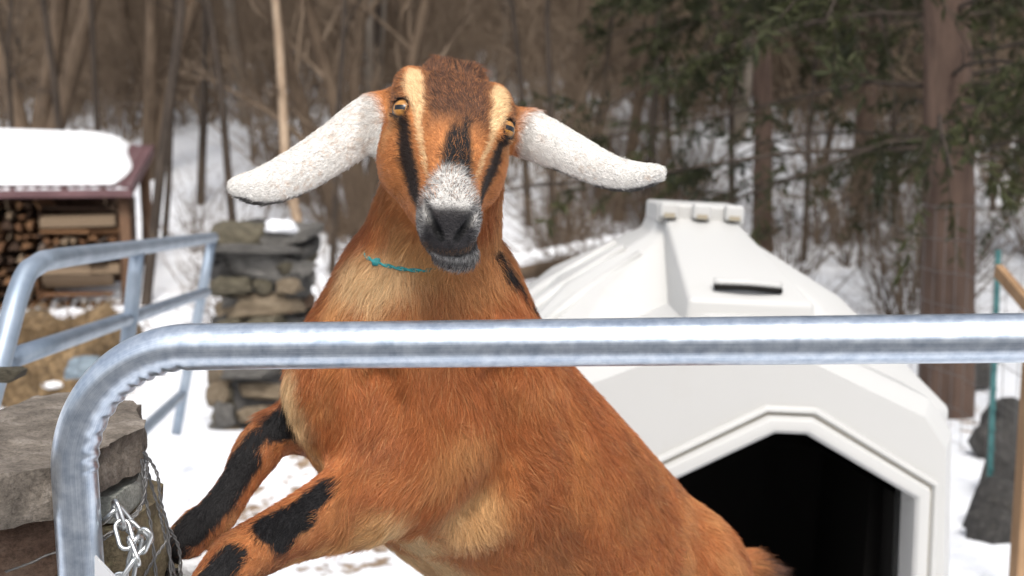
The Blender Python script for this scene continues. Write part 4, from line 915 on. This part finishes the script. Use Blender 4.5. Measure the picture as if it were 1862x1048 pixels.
# ------------------------------------------------------------------ the goat's markings, eyes and coat
def srgb(r, g, b):
    c = np.array((r, g, b)) / 255.0; return np.where(c <= 0.04045, c / 12.92, ((c + 0.055) / 1.055) ** 2.4)
TAN, RUST, DARKB, BLACK = srgb(196, 130, 76), srgb(170, 101, 57), srgb(88, 58, 42), srgb(19, 17, 18)
CREAM, PALE, WHITE, GREY = srgb(222, 190, 144), srgb(214, 166, 110), srgb(214, 211, 206), srgb(92, 88, 90)
MOUTH = ((-30, 92, -62), (-20, 110, -70), (3, 123, -75), (22, 110, -69), (30, 94, -58))
NOSTRIL = ((21.5, 107, -27), (19, 114, -33), (13.5, 121, -42), (7, 125, -51))
HEAD_P = [p for p in PRIMS if p.fn is head_fn][0]
def ear_w(P):
    w = np.zeros(len(P)); low = np.zeros(len(P))
    for c in (EAR_L, EAR_R):
        m = np.nonzero(((P - c[:, :3].mean(0)) ** 2).sum(1) < 0.14 ** 2)[0]
        if not len(m): continue
        D = np.linalg.norm(P[m, None] - c[None, :, :3], axis=2); j = D.argmin(1); near = D[np.arange(len(m)), j] < c[j, 3] * 1.35
        w[m] = np.where(near, sstep(3.0, 7.0, j + 3 * (vnoise(P[m] * 60, 5) - .5)), w[m])
        edge = ((P[m] - c[j, :3]) @ UPV) / c[j, 3]
        low[m] = np.where(near & (j > 14), 1 - sstep(-0.93, -0.80, edge), 0)
    return w, low
def band(y, e, ys, cs, ws):
    c = np.interp(y, ys, cs); w = np.interp(y, ys, ws); return 1 - sstep(w * 0.65, w * 1.25 + 0.6, np.abs(e - c))
BLOBS = []    # soft patches on the body: world centre, radius, colour
def blob(px, py, d, r, c, a=1.0): BLOBS.append((W(px, py, d), r, c, a))
blob(690, 500, 1.36, .040, CREAM, .85); blob(735, 500, 1.35, .028, CREAM, .5); blob(640, 500, 1.38, .034, CREAM, .75)
blob(745, 425, 1.34, .030, PALE, .6); blob(785, 455, 1.34, .030, PALE, .8); blob(625, 560, 1.39, .030, PALE, .5)
blob(556, 700, 1.43, .030, CREAM, .85); blob(552, 775, 1.43, .030, CREAM, .75); blob(580, 830, 1.43, .03, PALE, .7); blob(565, 740, 1.42, .030, CREAM, .8)
blob(835, 925, 1.45, .042, CREAM, .7); blob(770, 925, 1.45, .04, PALE, .8); blob(880, 905, 1.46, .045, PALE, .5); blob(840, 880, 1.43, .04, PALE, .35)
blob(720, 985, 1.52, .050, CREAM, .95); blob(770, 1040, 1.56, .055, CREAM, .95); blob(830, 1100, 1.62, .06, CREAM, .95); blob(620, 985, 1.37, .028, PALE, .9); blob(690, 955, 1.40, .028, PALE, .9); blob(540, 1020, 1.33, .02, PALE, .7)
blob(760, 120 + 850, 1.50, .035, CREAM, .8)
blob(1120, 830, 1.58, .03, DARKB, .35); blob(980, 930, 1.50, .05, RUST * .6, .5); blob(1150, 920, 1.62, .06, RUST * .7, .45); blob(1000, 1010, 1.55, .06, RUST * .6, .4); blob(700, 850, 1.40, .03, RUST * .6, .5)  # last patch paints shade into the fold between near leg and chest
LEGB = []     # black leg patches: capsule from a to b with radius, applied on the front side only
def legb(a, b, r, side): LEGB.append((W(*a), W(*b), r, np.asarray(side, float)))
legb((600, 888, 1.335), (530, 938, 1.308), .014, (0, 0, 0)); legb((545, 935, 1.31), (492, 962, 1.298), .019, (0, 0, 0)); legb((520, 950, 1.30), (512, 985, 1.298), .013, (0, 0, 0)); legb((425, 1012, 1.275), (385, 1052, 1.258), .0155, (0, 0, 0)); legb((380, 1060, 1.25), (330, 1130, 1.23), .016, (0, 0, .2))
legb((560, 735, 1.46), (508, 770, 1.445), .0235, (0, 0, 0))
legb((444, 836, 1.435), (398, 902, 1.42), .0205, (0, 0, 0)); legb((466, 796, 1.445), (446, 835, 1.44), .013, (0, 0, 0)); legb((396, 908, 1.42), (345, 962, 1.40), .0195, (0, 0, 0)); legb((312, 1002, 1.40), (306, 1014, 1.40), .022, (0, 0, 0))
legb((402, 985, 1.425), (408, 975, 1.425), .010, (0, 0, 0))
SP = np.array([b[:3] for b in BODYW]); NECKTOP = np.array([W(900, 440, 1.47), W(935, 505, 1.49), W(985, 575, 1.51)])
DORS = [W(893, 440, 1.43), W(918, 485, 1.44), W(948, 525, 1.455), W(978, 562, 1.47), W(1012, 612, 1.49)]
up0 = np.array((0, 0, 1.0))
for a, b, r in zip(SP[1:-1], SP[2:], (.148, .146, .135, .105)):
    t = (b - a) / np.linalg.norm(b - a); n = up0 - t * (up0 @ t); n /= np.linalg.norm(n); DORS.append((a + b) / 2 + n * r)
def snap(p): return GREST[np.argmin(((GREST - p) ** 2).sum(1))]
from mathutils.bvhtree import BVHTree
bvh = BVHTree.FromPolygons([tuple(v) for v in GV], [tuple(q_) for q_ in GQ])
def seen(px, py): h = bvh.ray_cast(Vector(CAM), Vector(W(px, py, 1) - CAM).normalized()); return None if h[0] is None else np.array(h[0])
DORS = [seen(901, 452), seen(920, 482), seen(942, 516), seen(962, 545), seen(982, 573), seen(1008, 615)] + DORS[6:]
DORS = [p for p in DORS if p is not None]
DORS = np.array([snap(p) for p in catmull(np.array(DORS), 8)])
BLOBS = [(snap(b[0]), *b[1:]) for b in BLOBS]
for px, py, r, k_, a_ in ((722, 962, .030, CREAM, .9), (748, 985, .034, CREAM, .95), (785, 1018, .036, CREAM, .95), (822, 1042, .036, CREAM, .9), (645, 982, .020, PALE, .8), (690, 955, .022, PALE, .85), (590, 1005, .017, PALE, .7)):
    p = seen(px, py)
    if p is not None: BLOBS.append((p, r, k_, a_))
def over(c, w, k): return c + (np.asarray(k) - c) * w[:, None]
def paint(P, j=None, rnd=None):
    """coat colour at rest-pose points; j jitters hair by hair, rnd = one random number per hair"""
    n = len(P); rnd = np.full(n, .5) if rnd is None else rnd
    if j is not None: P = P + rng.normal(0, 1, P.shape) * j[:, None]
    f1 = fbm(P * 28, 1); f2 = fbm(P * 9, 4)
    c = np.tile(RUST, (n, 1)); c = over(c, np.clip((f1 - .45) * 3, 0, 1) * .7, TAN); c = over(c, np.clip((.44 - f2) * 5, 0, 1) * .5, DARKB); c = over(c, np.clip((fbm(P * 15, 71) - .54) * 6, 0, 1) * .4, PALE)
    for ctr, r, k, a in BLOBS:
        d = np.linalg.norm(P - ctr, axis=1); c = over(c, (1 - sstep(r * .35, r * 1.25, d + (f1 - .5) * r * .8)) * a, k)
    dd = np.min(np.linalg.norm(P[:, None] - DORS[None], axis=2), axis=1) if n < 60000 else np.concatenate([np.min(np.linalg.norm(P[i:i + 60000, None] - DORS[None], axis=2), axis=1) for i in range(0, n, 60000)])
    c = over(c, 1 - sstep(.006, .013, dd + (f1 - .5) * .008), BLACK)
    for a, b, r, sd_ in LEGB:
        ba = b - a; t = np.clip((P - a) @ ba / (ba @ ba), 0, 1); o = P - (a + t[:, None] * ba); d = np.linalg.norm(o, axis=1) - o @ sd_ * .55
        c = over(c, 1 - sstep(r * .85, r * 1.1, d + (f1 - .5) * .006), BLACK)
    tl = np.linalg.norm(P - W(1385, 1035, 1.94), axis=1); c = over(c, 1 - sstep(.02, .05, tl), DARKB)
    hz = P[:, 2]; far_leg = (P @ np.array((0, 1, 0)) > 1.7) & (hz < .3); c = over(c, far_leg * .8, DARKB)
    # ---- head
    q = to_head(P); hf = np.full(n, 9.0); m = np.nonzero(((P - HEAD_P.c) ** 2).sum(1) < .16 ** 2)[0]
    if len(m): hf[m] = head_fn(P[m])
    x, y, z = q.T; zt = np.interp(y, HT[:, 0], HT[:, 1]); e = np.abs(x) + .8 * np.maximum(0, zt - 2 - z)
    hw = 1 - sstep(.016, .026, hf)
    h = np.tile(TAN, (n, 1)); h = over(h, (rnd > .75) * .5, RUST * .7)
    ch = (1 - sstep(-75, -50, z)) * sstep(40, 80, y); h = over(h, ch * .3, RUST)
    fore = (1 - sstep(26, 44, e + 14 * (f1 - .5))) * (1 - sstep(20, 58, y)); h = over(h, fore * (.5 + .45 * (rnd > .22)), np.where(rnd[:, None] > .62, BLACK * 1.3, DARKB))
    tmp = (1 - sstep(-8, 16, y)) * sstep(48, 58, e) * (1 - sstep(80, 95, e)); h = over(h, tmp * .75 * (rnd > .3), DARKB * .8)
    nb = sstep(26, 52, y + np.where((x > 6) & (x < 20), 14, 0)) * (1 - sstep(11, 18, np.abs(x - 3) + (72 - np.clip(y, 0, 72)) * .14)); h = over(h, nb * (.35 + .65 * (rnd > .22)), BLACK)
    pale = band(y, e, (-40, -30, -4, 14, 35, 55, 75, 92), (43, 43, 44, 42, 43, 38, 33, 27), (5, 8, 10, 8, 4.5, 3.4, 2.6, 1.2)) * sstep(-46, -38, y) * (1 - sstep(80, 94, y)); h = over(h, pale * .95, CREAM)
    blk = band(y, e, (14, 25, 41, 55, 71, 82, 95), (64, 65, 67, 66, 62, 58, 52), (5, 9, 13, 14, 15, 12, 6)) * sstep(12, 18, y) * (1 - sstep(86, 98, y)); h = over(h, blk * .97, BLACK)
    under = (1 - sstep(12, 30, y)) * sstep(64, 76, e) * (1 - sstep(95, 120, e)) * sstep(0, 15, y); h = over(h, under * .5, PALE)
    wn = sstep(80, 90, y + 7 * (f1 - .5) * 2 - np.maximum(0, np.abs(x) - 9) * .45) * sstep(-36, -26, z + np.abs(x) * -.1) ; h = over(h, wn * (rnd > .18), np.where(rnd[:, None] < .5, GREY * .8, WHITE * .85))
    muz = sstep(84, 94, y) * (1 - sstep(-36, -22, z + (f1 - .5) * 12 + (rnd - .5) * 9)); h = over(h, muz, np.where(rnd[:, None] > .7, GREY * .7, GREY * .3))
    nost = np.zeros(n)
    for s_ in (-1, 1):
        for a_, b_ in zip(NOSTRIL[:-1], NOSTRIL[1:]):
            A_ = np.array((s_ * a_[0], a_[1], a_[2])); B_ = np.array((s_ * b_[0], b_[1], b_[2])); ba = B_ - A_; t = np.clip((q - A_) @ ba / (ba @ ba), 0, 1); nost = np.maximum(nost, 1 - sstep(3.2, 5.2, np.linalg.norm(q - A_ - t[:, None] * ba, axis=1)))
    nose = sstep(100, 107, y) * (1 - sstep(-27, -19, z + (rnd - .5) * 6)) * sstep(-58, -52, z); h = over(h, nose * .95, np.where(rnd[:, None] > .6, GREY * .62, GREY * .26))
    mth = np.zeros(n)
    for a_, b_ in zip(MOUTH[:-1], MOUTH[1:]):
        A_, B_ = np.array(a_, float), np.array(b_, float); ba = B_ - A_; t = np.clip((q - A_) @ ba / (ba @ ba), 0, 1); mth = np.maximum(mth, 1 - sstep(1.8, 3.6, np.linalg.norm(q - A_ - t[:, None] * ba, axis=1)))
    h = over(h, nost * hw, BLACK * .25)
    rim = muz * (np.exp(-((np.abs(x) - 23) / 5) ** 2) * sstep(-70, -56, z) * (1 - sstep(114, 120, y))); h = over(h, rim * .85 * (rnd > .35), WHITE * .85)
    lip = muz * np.exp(-((z + 66) / 4) ** 2) * (rnd > .5); h = over(h, lip * .6, PALE * .5)
    lip2 = muz * np.exp(-((z + 79) / 4) ** 2) * (rnd > .4); h = over(h, lip2 * .75, WHITE * .75); lip3 = muz * np.exp(-((z + 62) / 5) ** 2) * (rnd > .62); h = over(h, lip3 * .6, DARKB * 1.4)
    cn = sstep(76, 88, y) * (1 - sstep(-94, -82, z)); h = over(h, cn * (rnd > .38), WHITE * .85)
    h = over(h, mth, BLACK * .4)
    for cc, ax in zip(EYES, EYE_AX):
        o = q - (np.array(cc) + ax * 8); de = np.linalg.norm(o, axis=1); h = over(h, 1 - sstep(10.2, 13.4, de), BLACK)
    c = over(c, hw, h)
    ew, low = ear_w(P)
    sp = np.clip((fbm(P * 330, 8, 2) - .60) * 8, 0, 1) * np.clip((fbm(P * 40, 9, 2) - .42) * 6, 0, 1); wh = over(np.tile(WHITE, (n, 1)), sp * .45, srgb(176, 140, 108)); wh = over(wh, low * .92, BLACK)
    return np.clip(over(c, ew, wh), 0, 1), hw, ew

GC, GHW, GEW = paint(GREST)
def coat_mat(name, rough=.55, spec=.3):
    m = NT(name); a = m.n('ShaderNodeAttribute', attribute_name='coat_colour'); m.set(Base_Color=a.outputs['Color'], Roughness=rough, Specular_IOR_Level=spec)
    return m
cm = coat_mat('goat_skin', .6, .25); cm.bump(cm.noise(cm.coord('Object'), 420, 3), .9, .0022)
goat = empty('goat', (BODYW[4][0], BODYW[4][1], 0.0))
tag(goat, 'russet brown goat with long speckled white ears rearing up behind the front gate', 'goat')
PO = np.array(goat.location)
gme = big_mesh('body', GV - PO, GQ, cm.m)
at = gme.color_attributes.new('coat_colour', 'FLOAT_COLOR', 'POINT'); at.data.foreach_set('color', np.hstack([GC, np.ones((len(GC), 1))]).astype(np.float32).ravel())
body = obj('body', gme, goat)

# --- eyes: ball with an amber iris and a level slot pupil, under a clear wet coat
em = NT('goat_eye'); tc = em.n('ShaderNodeTexCoord'); sp = em.n('ShaderNodeSeparateXYZ'); em.l(tc.outputs['Object'], sp.inputs[0])
ex, ey = em.math('ABSOLUTE', sp.outputs[0]), em.math('ABSOLUTE', sp.outputs[1])
rr = em.math('SQRT', em.math('ADD', em.math('POWER', sp.outputs[0], 2), em.math('POWER', sp.outputs[1], 2)))
ir = em.math('LESS_THAN', rr, .0090); pu = em.math('MULTIPLY', em.math('LESS_THAN', ex, .0056), em.math('LESS_THAN', ey, .0024))
amb = em.ramp(em.noise(tc.outputs['Object'], 260, 4), [(.3, (.30, .125, .024)), (.7, (.50, .25, .065))]); edge = em.ramp(em.math('MULTIPLY', rr, 112), [(.72, (1, 1, 1)), (1.0, (.12, .07, .04))])
iris = em.mix(1.0, amb, edge, 'MULTIPLY')
em.set(Base_Color=em.mix(pu, em.mix(ir, (.02, .014, .012), iris), (.006, .007, .010)), Roughness=.28, Specular_IOR_Level=.4, Coat_Weight=.12, Coat_Roughness=.05)
bm = bmesh.new(); bmesh.ops.create_uvsphere(bm, u_segments=40, v_segments=28, radius=EYE_R * .001); eye_me = bpy.data.meshes.new('eye'); bm.to_mesh(eye_me); bm.free(); eye_me.materials.append(em.m); eye_me.shade_smooth()
for cc, ax in zip(EYES, EYE_AX):
    zc = HM @ ax; zc = zc * .75 + (CAM - H(*cc)) / np.linalg.norm(CAM - H(*cc)) * .25; zc /= np.linalg.norm(zc)      # looking at the photographer
    xh = HM @ np.array((1.0, 0, 0)); xh = xh - zc * (xh @ zc); xh /= np.linalg.norm(xh); yh = np.cross(zc, xh)
    eo = obj('eye', eye_me, goat); Mx = np.eye(4); Mx[:3, 0] = xh; Mx[:3, 1] = yh; Mx[:3, 2] = zc; Mx[:3, 3] = H(*cc) - PO; eo.matrix_local = Matrix(Mx.tolist())

# --- hair
def coat(N):
    tri = np.vstack([GQ[:, [0, 1, 2]], GQ[:, [0, 2, 3]]]); a, b, c = (GV[tri[:, i]] for i in range(3))
    ar = np.linalg.norm(np.cross(b - a, c - a), axis=1) / 2; cen = GREST[tri].mean(1)
    zz = cen[:, 2]; wgt = ar * np.where(GHW[tri[:, 0]] > .3, 2.6, 1.0) * np.where(GEW[tri[:, 0]] > .3, 2.0, 1.0) * np.where((zz < .45), .12, 1.0) * np.where(cen[:, 1] > 1.9, 2.0, 1.0)
    q = to_head(cen); inner = np.zeros(len(cen), bool)
    for cc, ax in zip(EYES, EYE_AX): inner |= np.linalg.norm(q - (np.array(cc) + ax * 8.5), axis=1) < 10.2
    for s_ in (-1, 1):
        for a_, b_ in zip(NOSTRIL[:-1], NOSTRIL[1:]):
            A_ = np.array((s_ * a_[0], a_[1], a_[2])); B_ = np.array((s_ * b_[0], b_[1], b_[2])); ba = B_ - A_; t = np.clip((q - A_) @ ba / (ba @ ba), 0, 1); inner |= np.linalg.norm(q - A_ - t[:, None] * ba, axis=1) < 4.2
    wgt[inner] = 0
    pick = rng.choice(len(tri), N, p=wgt / wgt.sum()); r1, r2 = rng.random(N), rng.random(N); s = np.sqrt(r1); u, v, w = 1 - s, s * (1 - r2), s * r2
    t = tri[pick]; bl = lambda A: A[t[:, 0]] * u[:, None] + A[t[:, 1]] * v[:, None] + A[t[:, 2]] * w[:, None]
    p, rest, n = bl(GV), bl(GREST), bl(GN); n /= np.linalg.norm(n, axis=1)[:, None]
    hw = GHW[t[:, 0]]; ew = GEW[t[:, 0]]
    fl = bl(GF)
    fl /= np.linalg.norm(fl, axis=1)[:, None] + 1e-9; fl = fl + np.array((0, 0, -.55)) * (1 - np.maximum(hw, ew))[:, None]
    qh = to_head(rest); sx = np.clip(qh[:, 0] / 45, -1, 1)
    hd = -HM[:, 1][None] * 1.0 + HM[:, 0][None] * (sx * .55)[:, None] - HM[:, 2][None] * (.5 * np.abs(sx))[:, None]
    chinw = (qh[:, 2] < -62)[:, None]; hd = np.where(chinw, -HM[:, 2][None] + HM[:, 1][None] * .1 - HM[:, 1][None] * .5 * (qh[:, 1] < 85)[:, None], hd)
    hwe = (hw * (1 - ew))[:, None]; fl = fl * (1 - hwe) + hd * hwe
    j3 = np.stack([vnoise(rest * 55, 30 + i) for i in range(3)], 1) - .5; j4 = np.stack([vnoise(rest * 210, 40 + i) for i in range(3)], 1) - .5
    fl /= np.linalg.norm(fl, axis=1)[:, None] + 1e-9
    fl = fl + j3 * 1.15 + j4 * .9 + rng.normal(0, .13, (N, 3)); fl -= n * (fl * n).sum(1)[:, None]; fl /= np.linalg.norm(fl, axis=1)[:, None] + 1e-9
    L = np.full(N, .021); L = L * (1 - hw) + hw * .0062; L = L * (1 - ew) + ew * .0042
    leg = ((rest[:, 0] < W(640, 800, 1.42)[0]) & (rest[:, 2] < W(600, 760, 1.45)[2]) & (hw < .2) & (ew < .2)); L[leg] = .0085
    poll = hw * (1 - sstep(-82, -66, qh[:, 1])); L += poll * .002; L[(qh[:, 1] > 92) & (hw > .5)] = .0034; rimh = (qh[:, 1] > 88) & (hw > .5) & (np.abs(qh[:, 0]) > 17); L[rimh] = .0052; L[(qh[:, 1] > 104) & ~rimh & (hw > .5) & (qh[:, 2] < -20) & (qh[:, 2] > -62)] = .0018; L[(qh[:, 2] < -84) & (qh[:, 1] > 76) & (hw > .5)] = .0085
    bang = np.exp(-((qh[:, 0] - 6) / 12) ** 2 - ((qh[:, 1] + 74) / 9) ** 2) * hw; L += bang * .004
    tw = 1 - sstep(.02, .06, np.linalg.norm(rest - W(1370, 1035, 1.935), axis=1)); L += tw * .016
    L *= rng.uniform(.65, 1.25, N); lift = rng.uniform(.10, .30, N) + .25 * ((qh[:, 1] > 88) & (hw > .5)) + .05 * poll + .08 * hw + .1 * ew + .35 * tw
    K = 4; S = np.linspace(0, 1, K); pts = np.empty((N, K, 3), np.float32)
    for i, s_ in enumerate(S):
        pts[:, i] = p - n * .0006 + fl * (L * s_)[:, None] + n * (L * lift * (s_ - .45 * s_ * s_) * 1.6)[:, None] + j4 * (.0022 * s_ * s_) * (L / .02)[:, None]
    rnd = rng.random(N); c, _, _ = paint(rest, np.where(hw + ew > .4, .0009, .0026), rnd)
    along = (rest * fl).sum(1)[:, None]; clump = vnoise((rest - fl * along * .8) * 170, 61); cl2 = vnoise((rest - fl * along * .7) * 60, 63); c = c * (0.52 + .54 * clump + .36 * cl2 + rng.uniform(-.20, .24, N))[:, None]
    c = over(c, ((rng.random(N) < .08) & (hw < .3) & (ew < .3) & (c.sum(1) > .2)) * .5, PALE)
    rad = np.where(hw + ew > .4, .00012, .00019) * rng.uniform(.8, 1.25, N)
    hc = bpy.data.hair_curves.new('coat'); hc.add_curves([K] * N)
    hc.points.foreach_set('position', (pts - PO.astype(np.float32)).reshape(-1))
    ra = hc.attributes.get('radius') or hc.attributes.new('radius', 'FLOAT', 'POINT')
    ra.data.foreach_set('value', (rad[:, None] * np.array((1.0, .95, .7, .2))[None]).astype(np.float32).ravel())
    ca = hc.attributes.new('coat_colour', 'FLOAT_COLOR', 'CURVE'); ca.data.foreach_set('color', np.hstack([np.clip(c, 0, 1), np.ones((N, 1))]).astype(np.float32).ravel())
    hc.materials.append(coat_mat('goat_hair', .48, .35).m)
    return obj('coat', hc, goat)
fur = coat(420000)

# ---- hooves and collar of the goat
HORN = NT('hoof_horn'); HORN.set(Base_Color=HORN.ramp(HORN.noise(HORN.coord('Object'), 60, 4), [(.3, (.018, .014, .012)), (.7, (.06, .05, .042))]), Roughness=.6)
def hoof(tip, fwd_):
    f_ = np.array((fwd_[0], fwd_[1], 0.0)); f_ /= np.linalg.norm(f_); sd_ = np.array((-f_[1], f_[0], 0)); m = MB()
    for s in (-1, 1):
        b = [(-.016, .002, .0), (.022, .003, .0), (.018, .019, .0), (-.014, .020, .0), (-.012, .004, .026), (.008, .004, .030), (.006, .016, .028), (-.010, .016, .026)]
        m.add([tip + f_ * x + sd_ * s * y + np.array((0, 0, z)) for x, y, z in b], [(0, 3, 2, 1), (4, 5, 6, 7), (0, 1, 5, 4), (1, 2, 6, 5), (2, 3, 7, 6), (3, 0, 4, 7)])
    return obj('hoof', mesh_data('hoof', np.vstack(m.v) - PO, m.f, HORN.m, autosmooth=40), goat)
hoof(np.array((*W(318, 1000, 1.405)[:2], LZ + .001)), (-.8, -.5)); hoof(np.array((*W(312, 1160, 1.235)[:2], LZ + .001)), (-.6, -.6))
for sgn in (1, -1):
    h0 = hipc + sgn * .055 * GLEFT; f2 = h0 - HEAD_DIR * .015 + sgn * .03 * GLEFT; hoof(np.array((f2[0], f2[1], hz(f2[0], f2[1]))), HEAD_DIR)
# thin teal cord, braided from two strands, lying on the throat
nc = W(788, 440, 1.412); nax = np.array((.04, -.22, 1.0)); nax /= np.linalg.norm(nax); e1 = np.array((1.0, 0, -.06)); e1 -= nax * (e1 @ nax); e1 /= np.linalg.norm(e1); e2 = np.cross(nax, e1)
ringp = []
for a in np.linspace(0, 2 * math.pi, 120, endpoint=False):
    d_ = math.cos(a) * e1 + math.sin(a) * e2 + nax * (-.10 * max(0, -math.sin(a))); d_ /= np.linalg.norm(d_)
    start = nc + d_ * .30; hit = bvh.ray_cast(Vector(start), Vector(-d_)); p_ = np.array(hit[0]) if hit[0] is not None else nc + d_ * .08
    ringp.append(p_ + d_ * (.0026 if -.86 < math.cos(a) < .05 else -.003))
ringp = np.array(ringp)
for _ in range(6): ringp = (np.roll(ringp, 1, 0) + ringp * 2 + np.roll(ringp, -1, 0)) / 4
CORD = NT('teal_cord'); CORD.set(Base_Color=CORD.ramp(CORD.noise(CORD.coord('Object'), 180, 3), [(.3, (.01, .16, .17)), (.7, (.04, .36, .36))]), Roughness=.6)
m = MB(); rc = ringp - nc
ph = np.arange(120) * .9
for s in (0, math.pi): m.add(*tube(ringp + (np.cos(ph + s)[:, None] * nax + np.sin(ph + s)[:, None] * rc / np.linalg.norm(rc, axis=1)[:, None]) * 0.0012 - PO, .0013, 6, closed=True))
kn = ringp[int(120 * .60)]; V2, F2 = ico_rock(9, 2, .3); m.add(V2 * .005 + ringp[np.argmin(np.linalg.norm(ringp - W(694, 468, 1.36), axis=1))] - PO, F2)
col_ = obj('collar', mesh_data('collar', np.vstack(m.v), m.f, CORD.m), goat); col_['label'] = 'thin knotted teal cord round the neck of the goat'
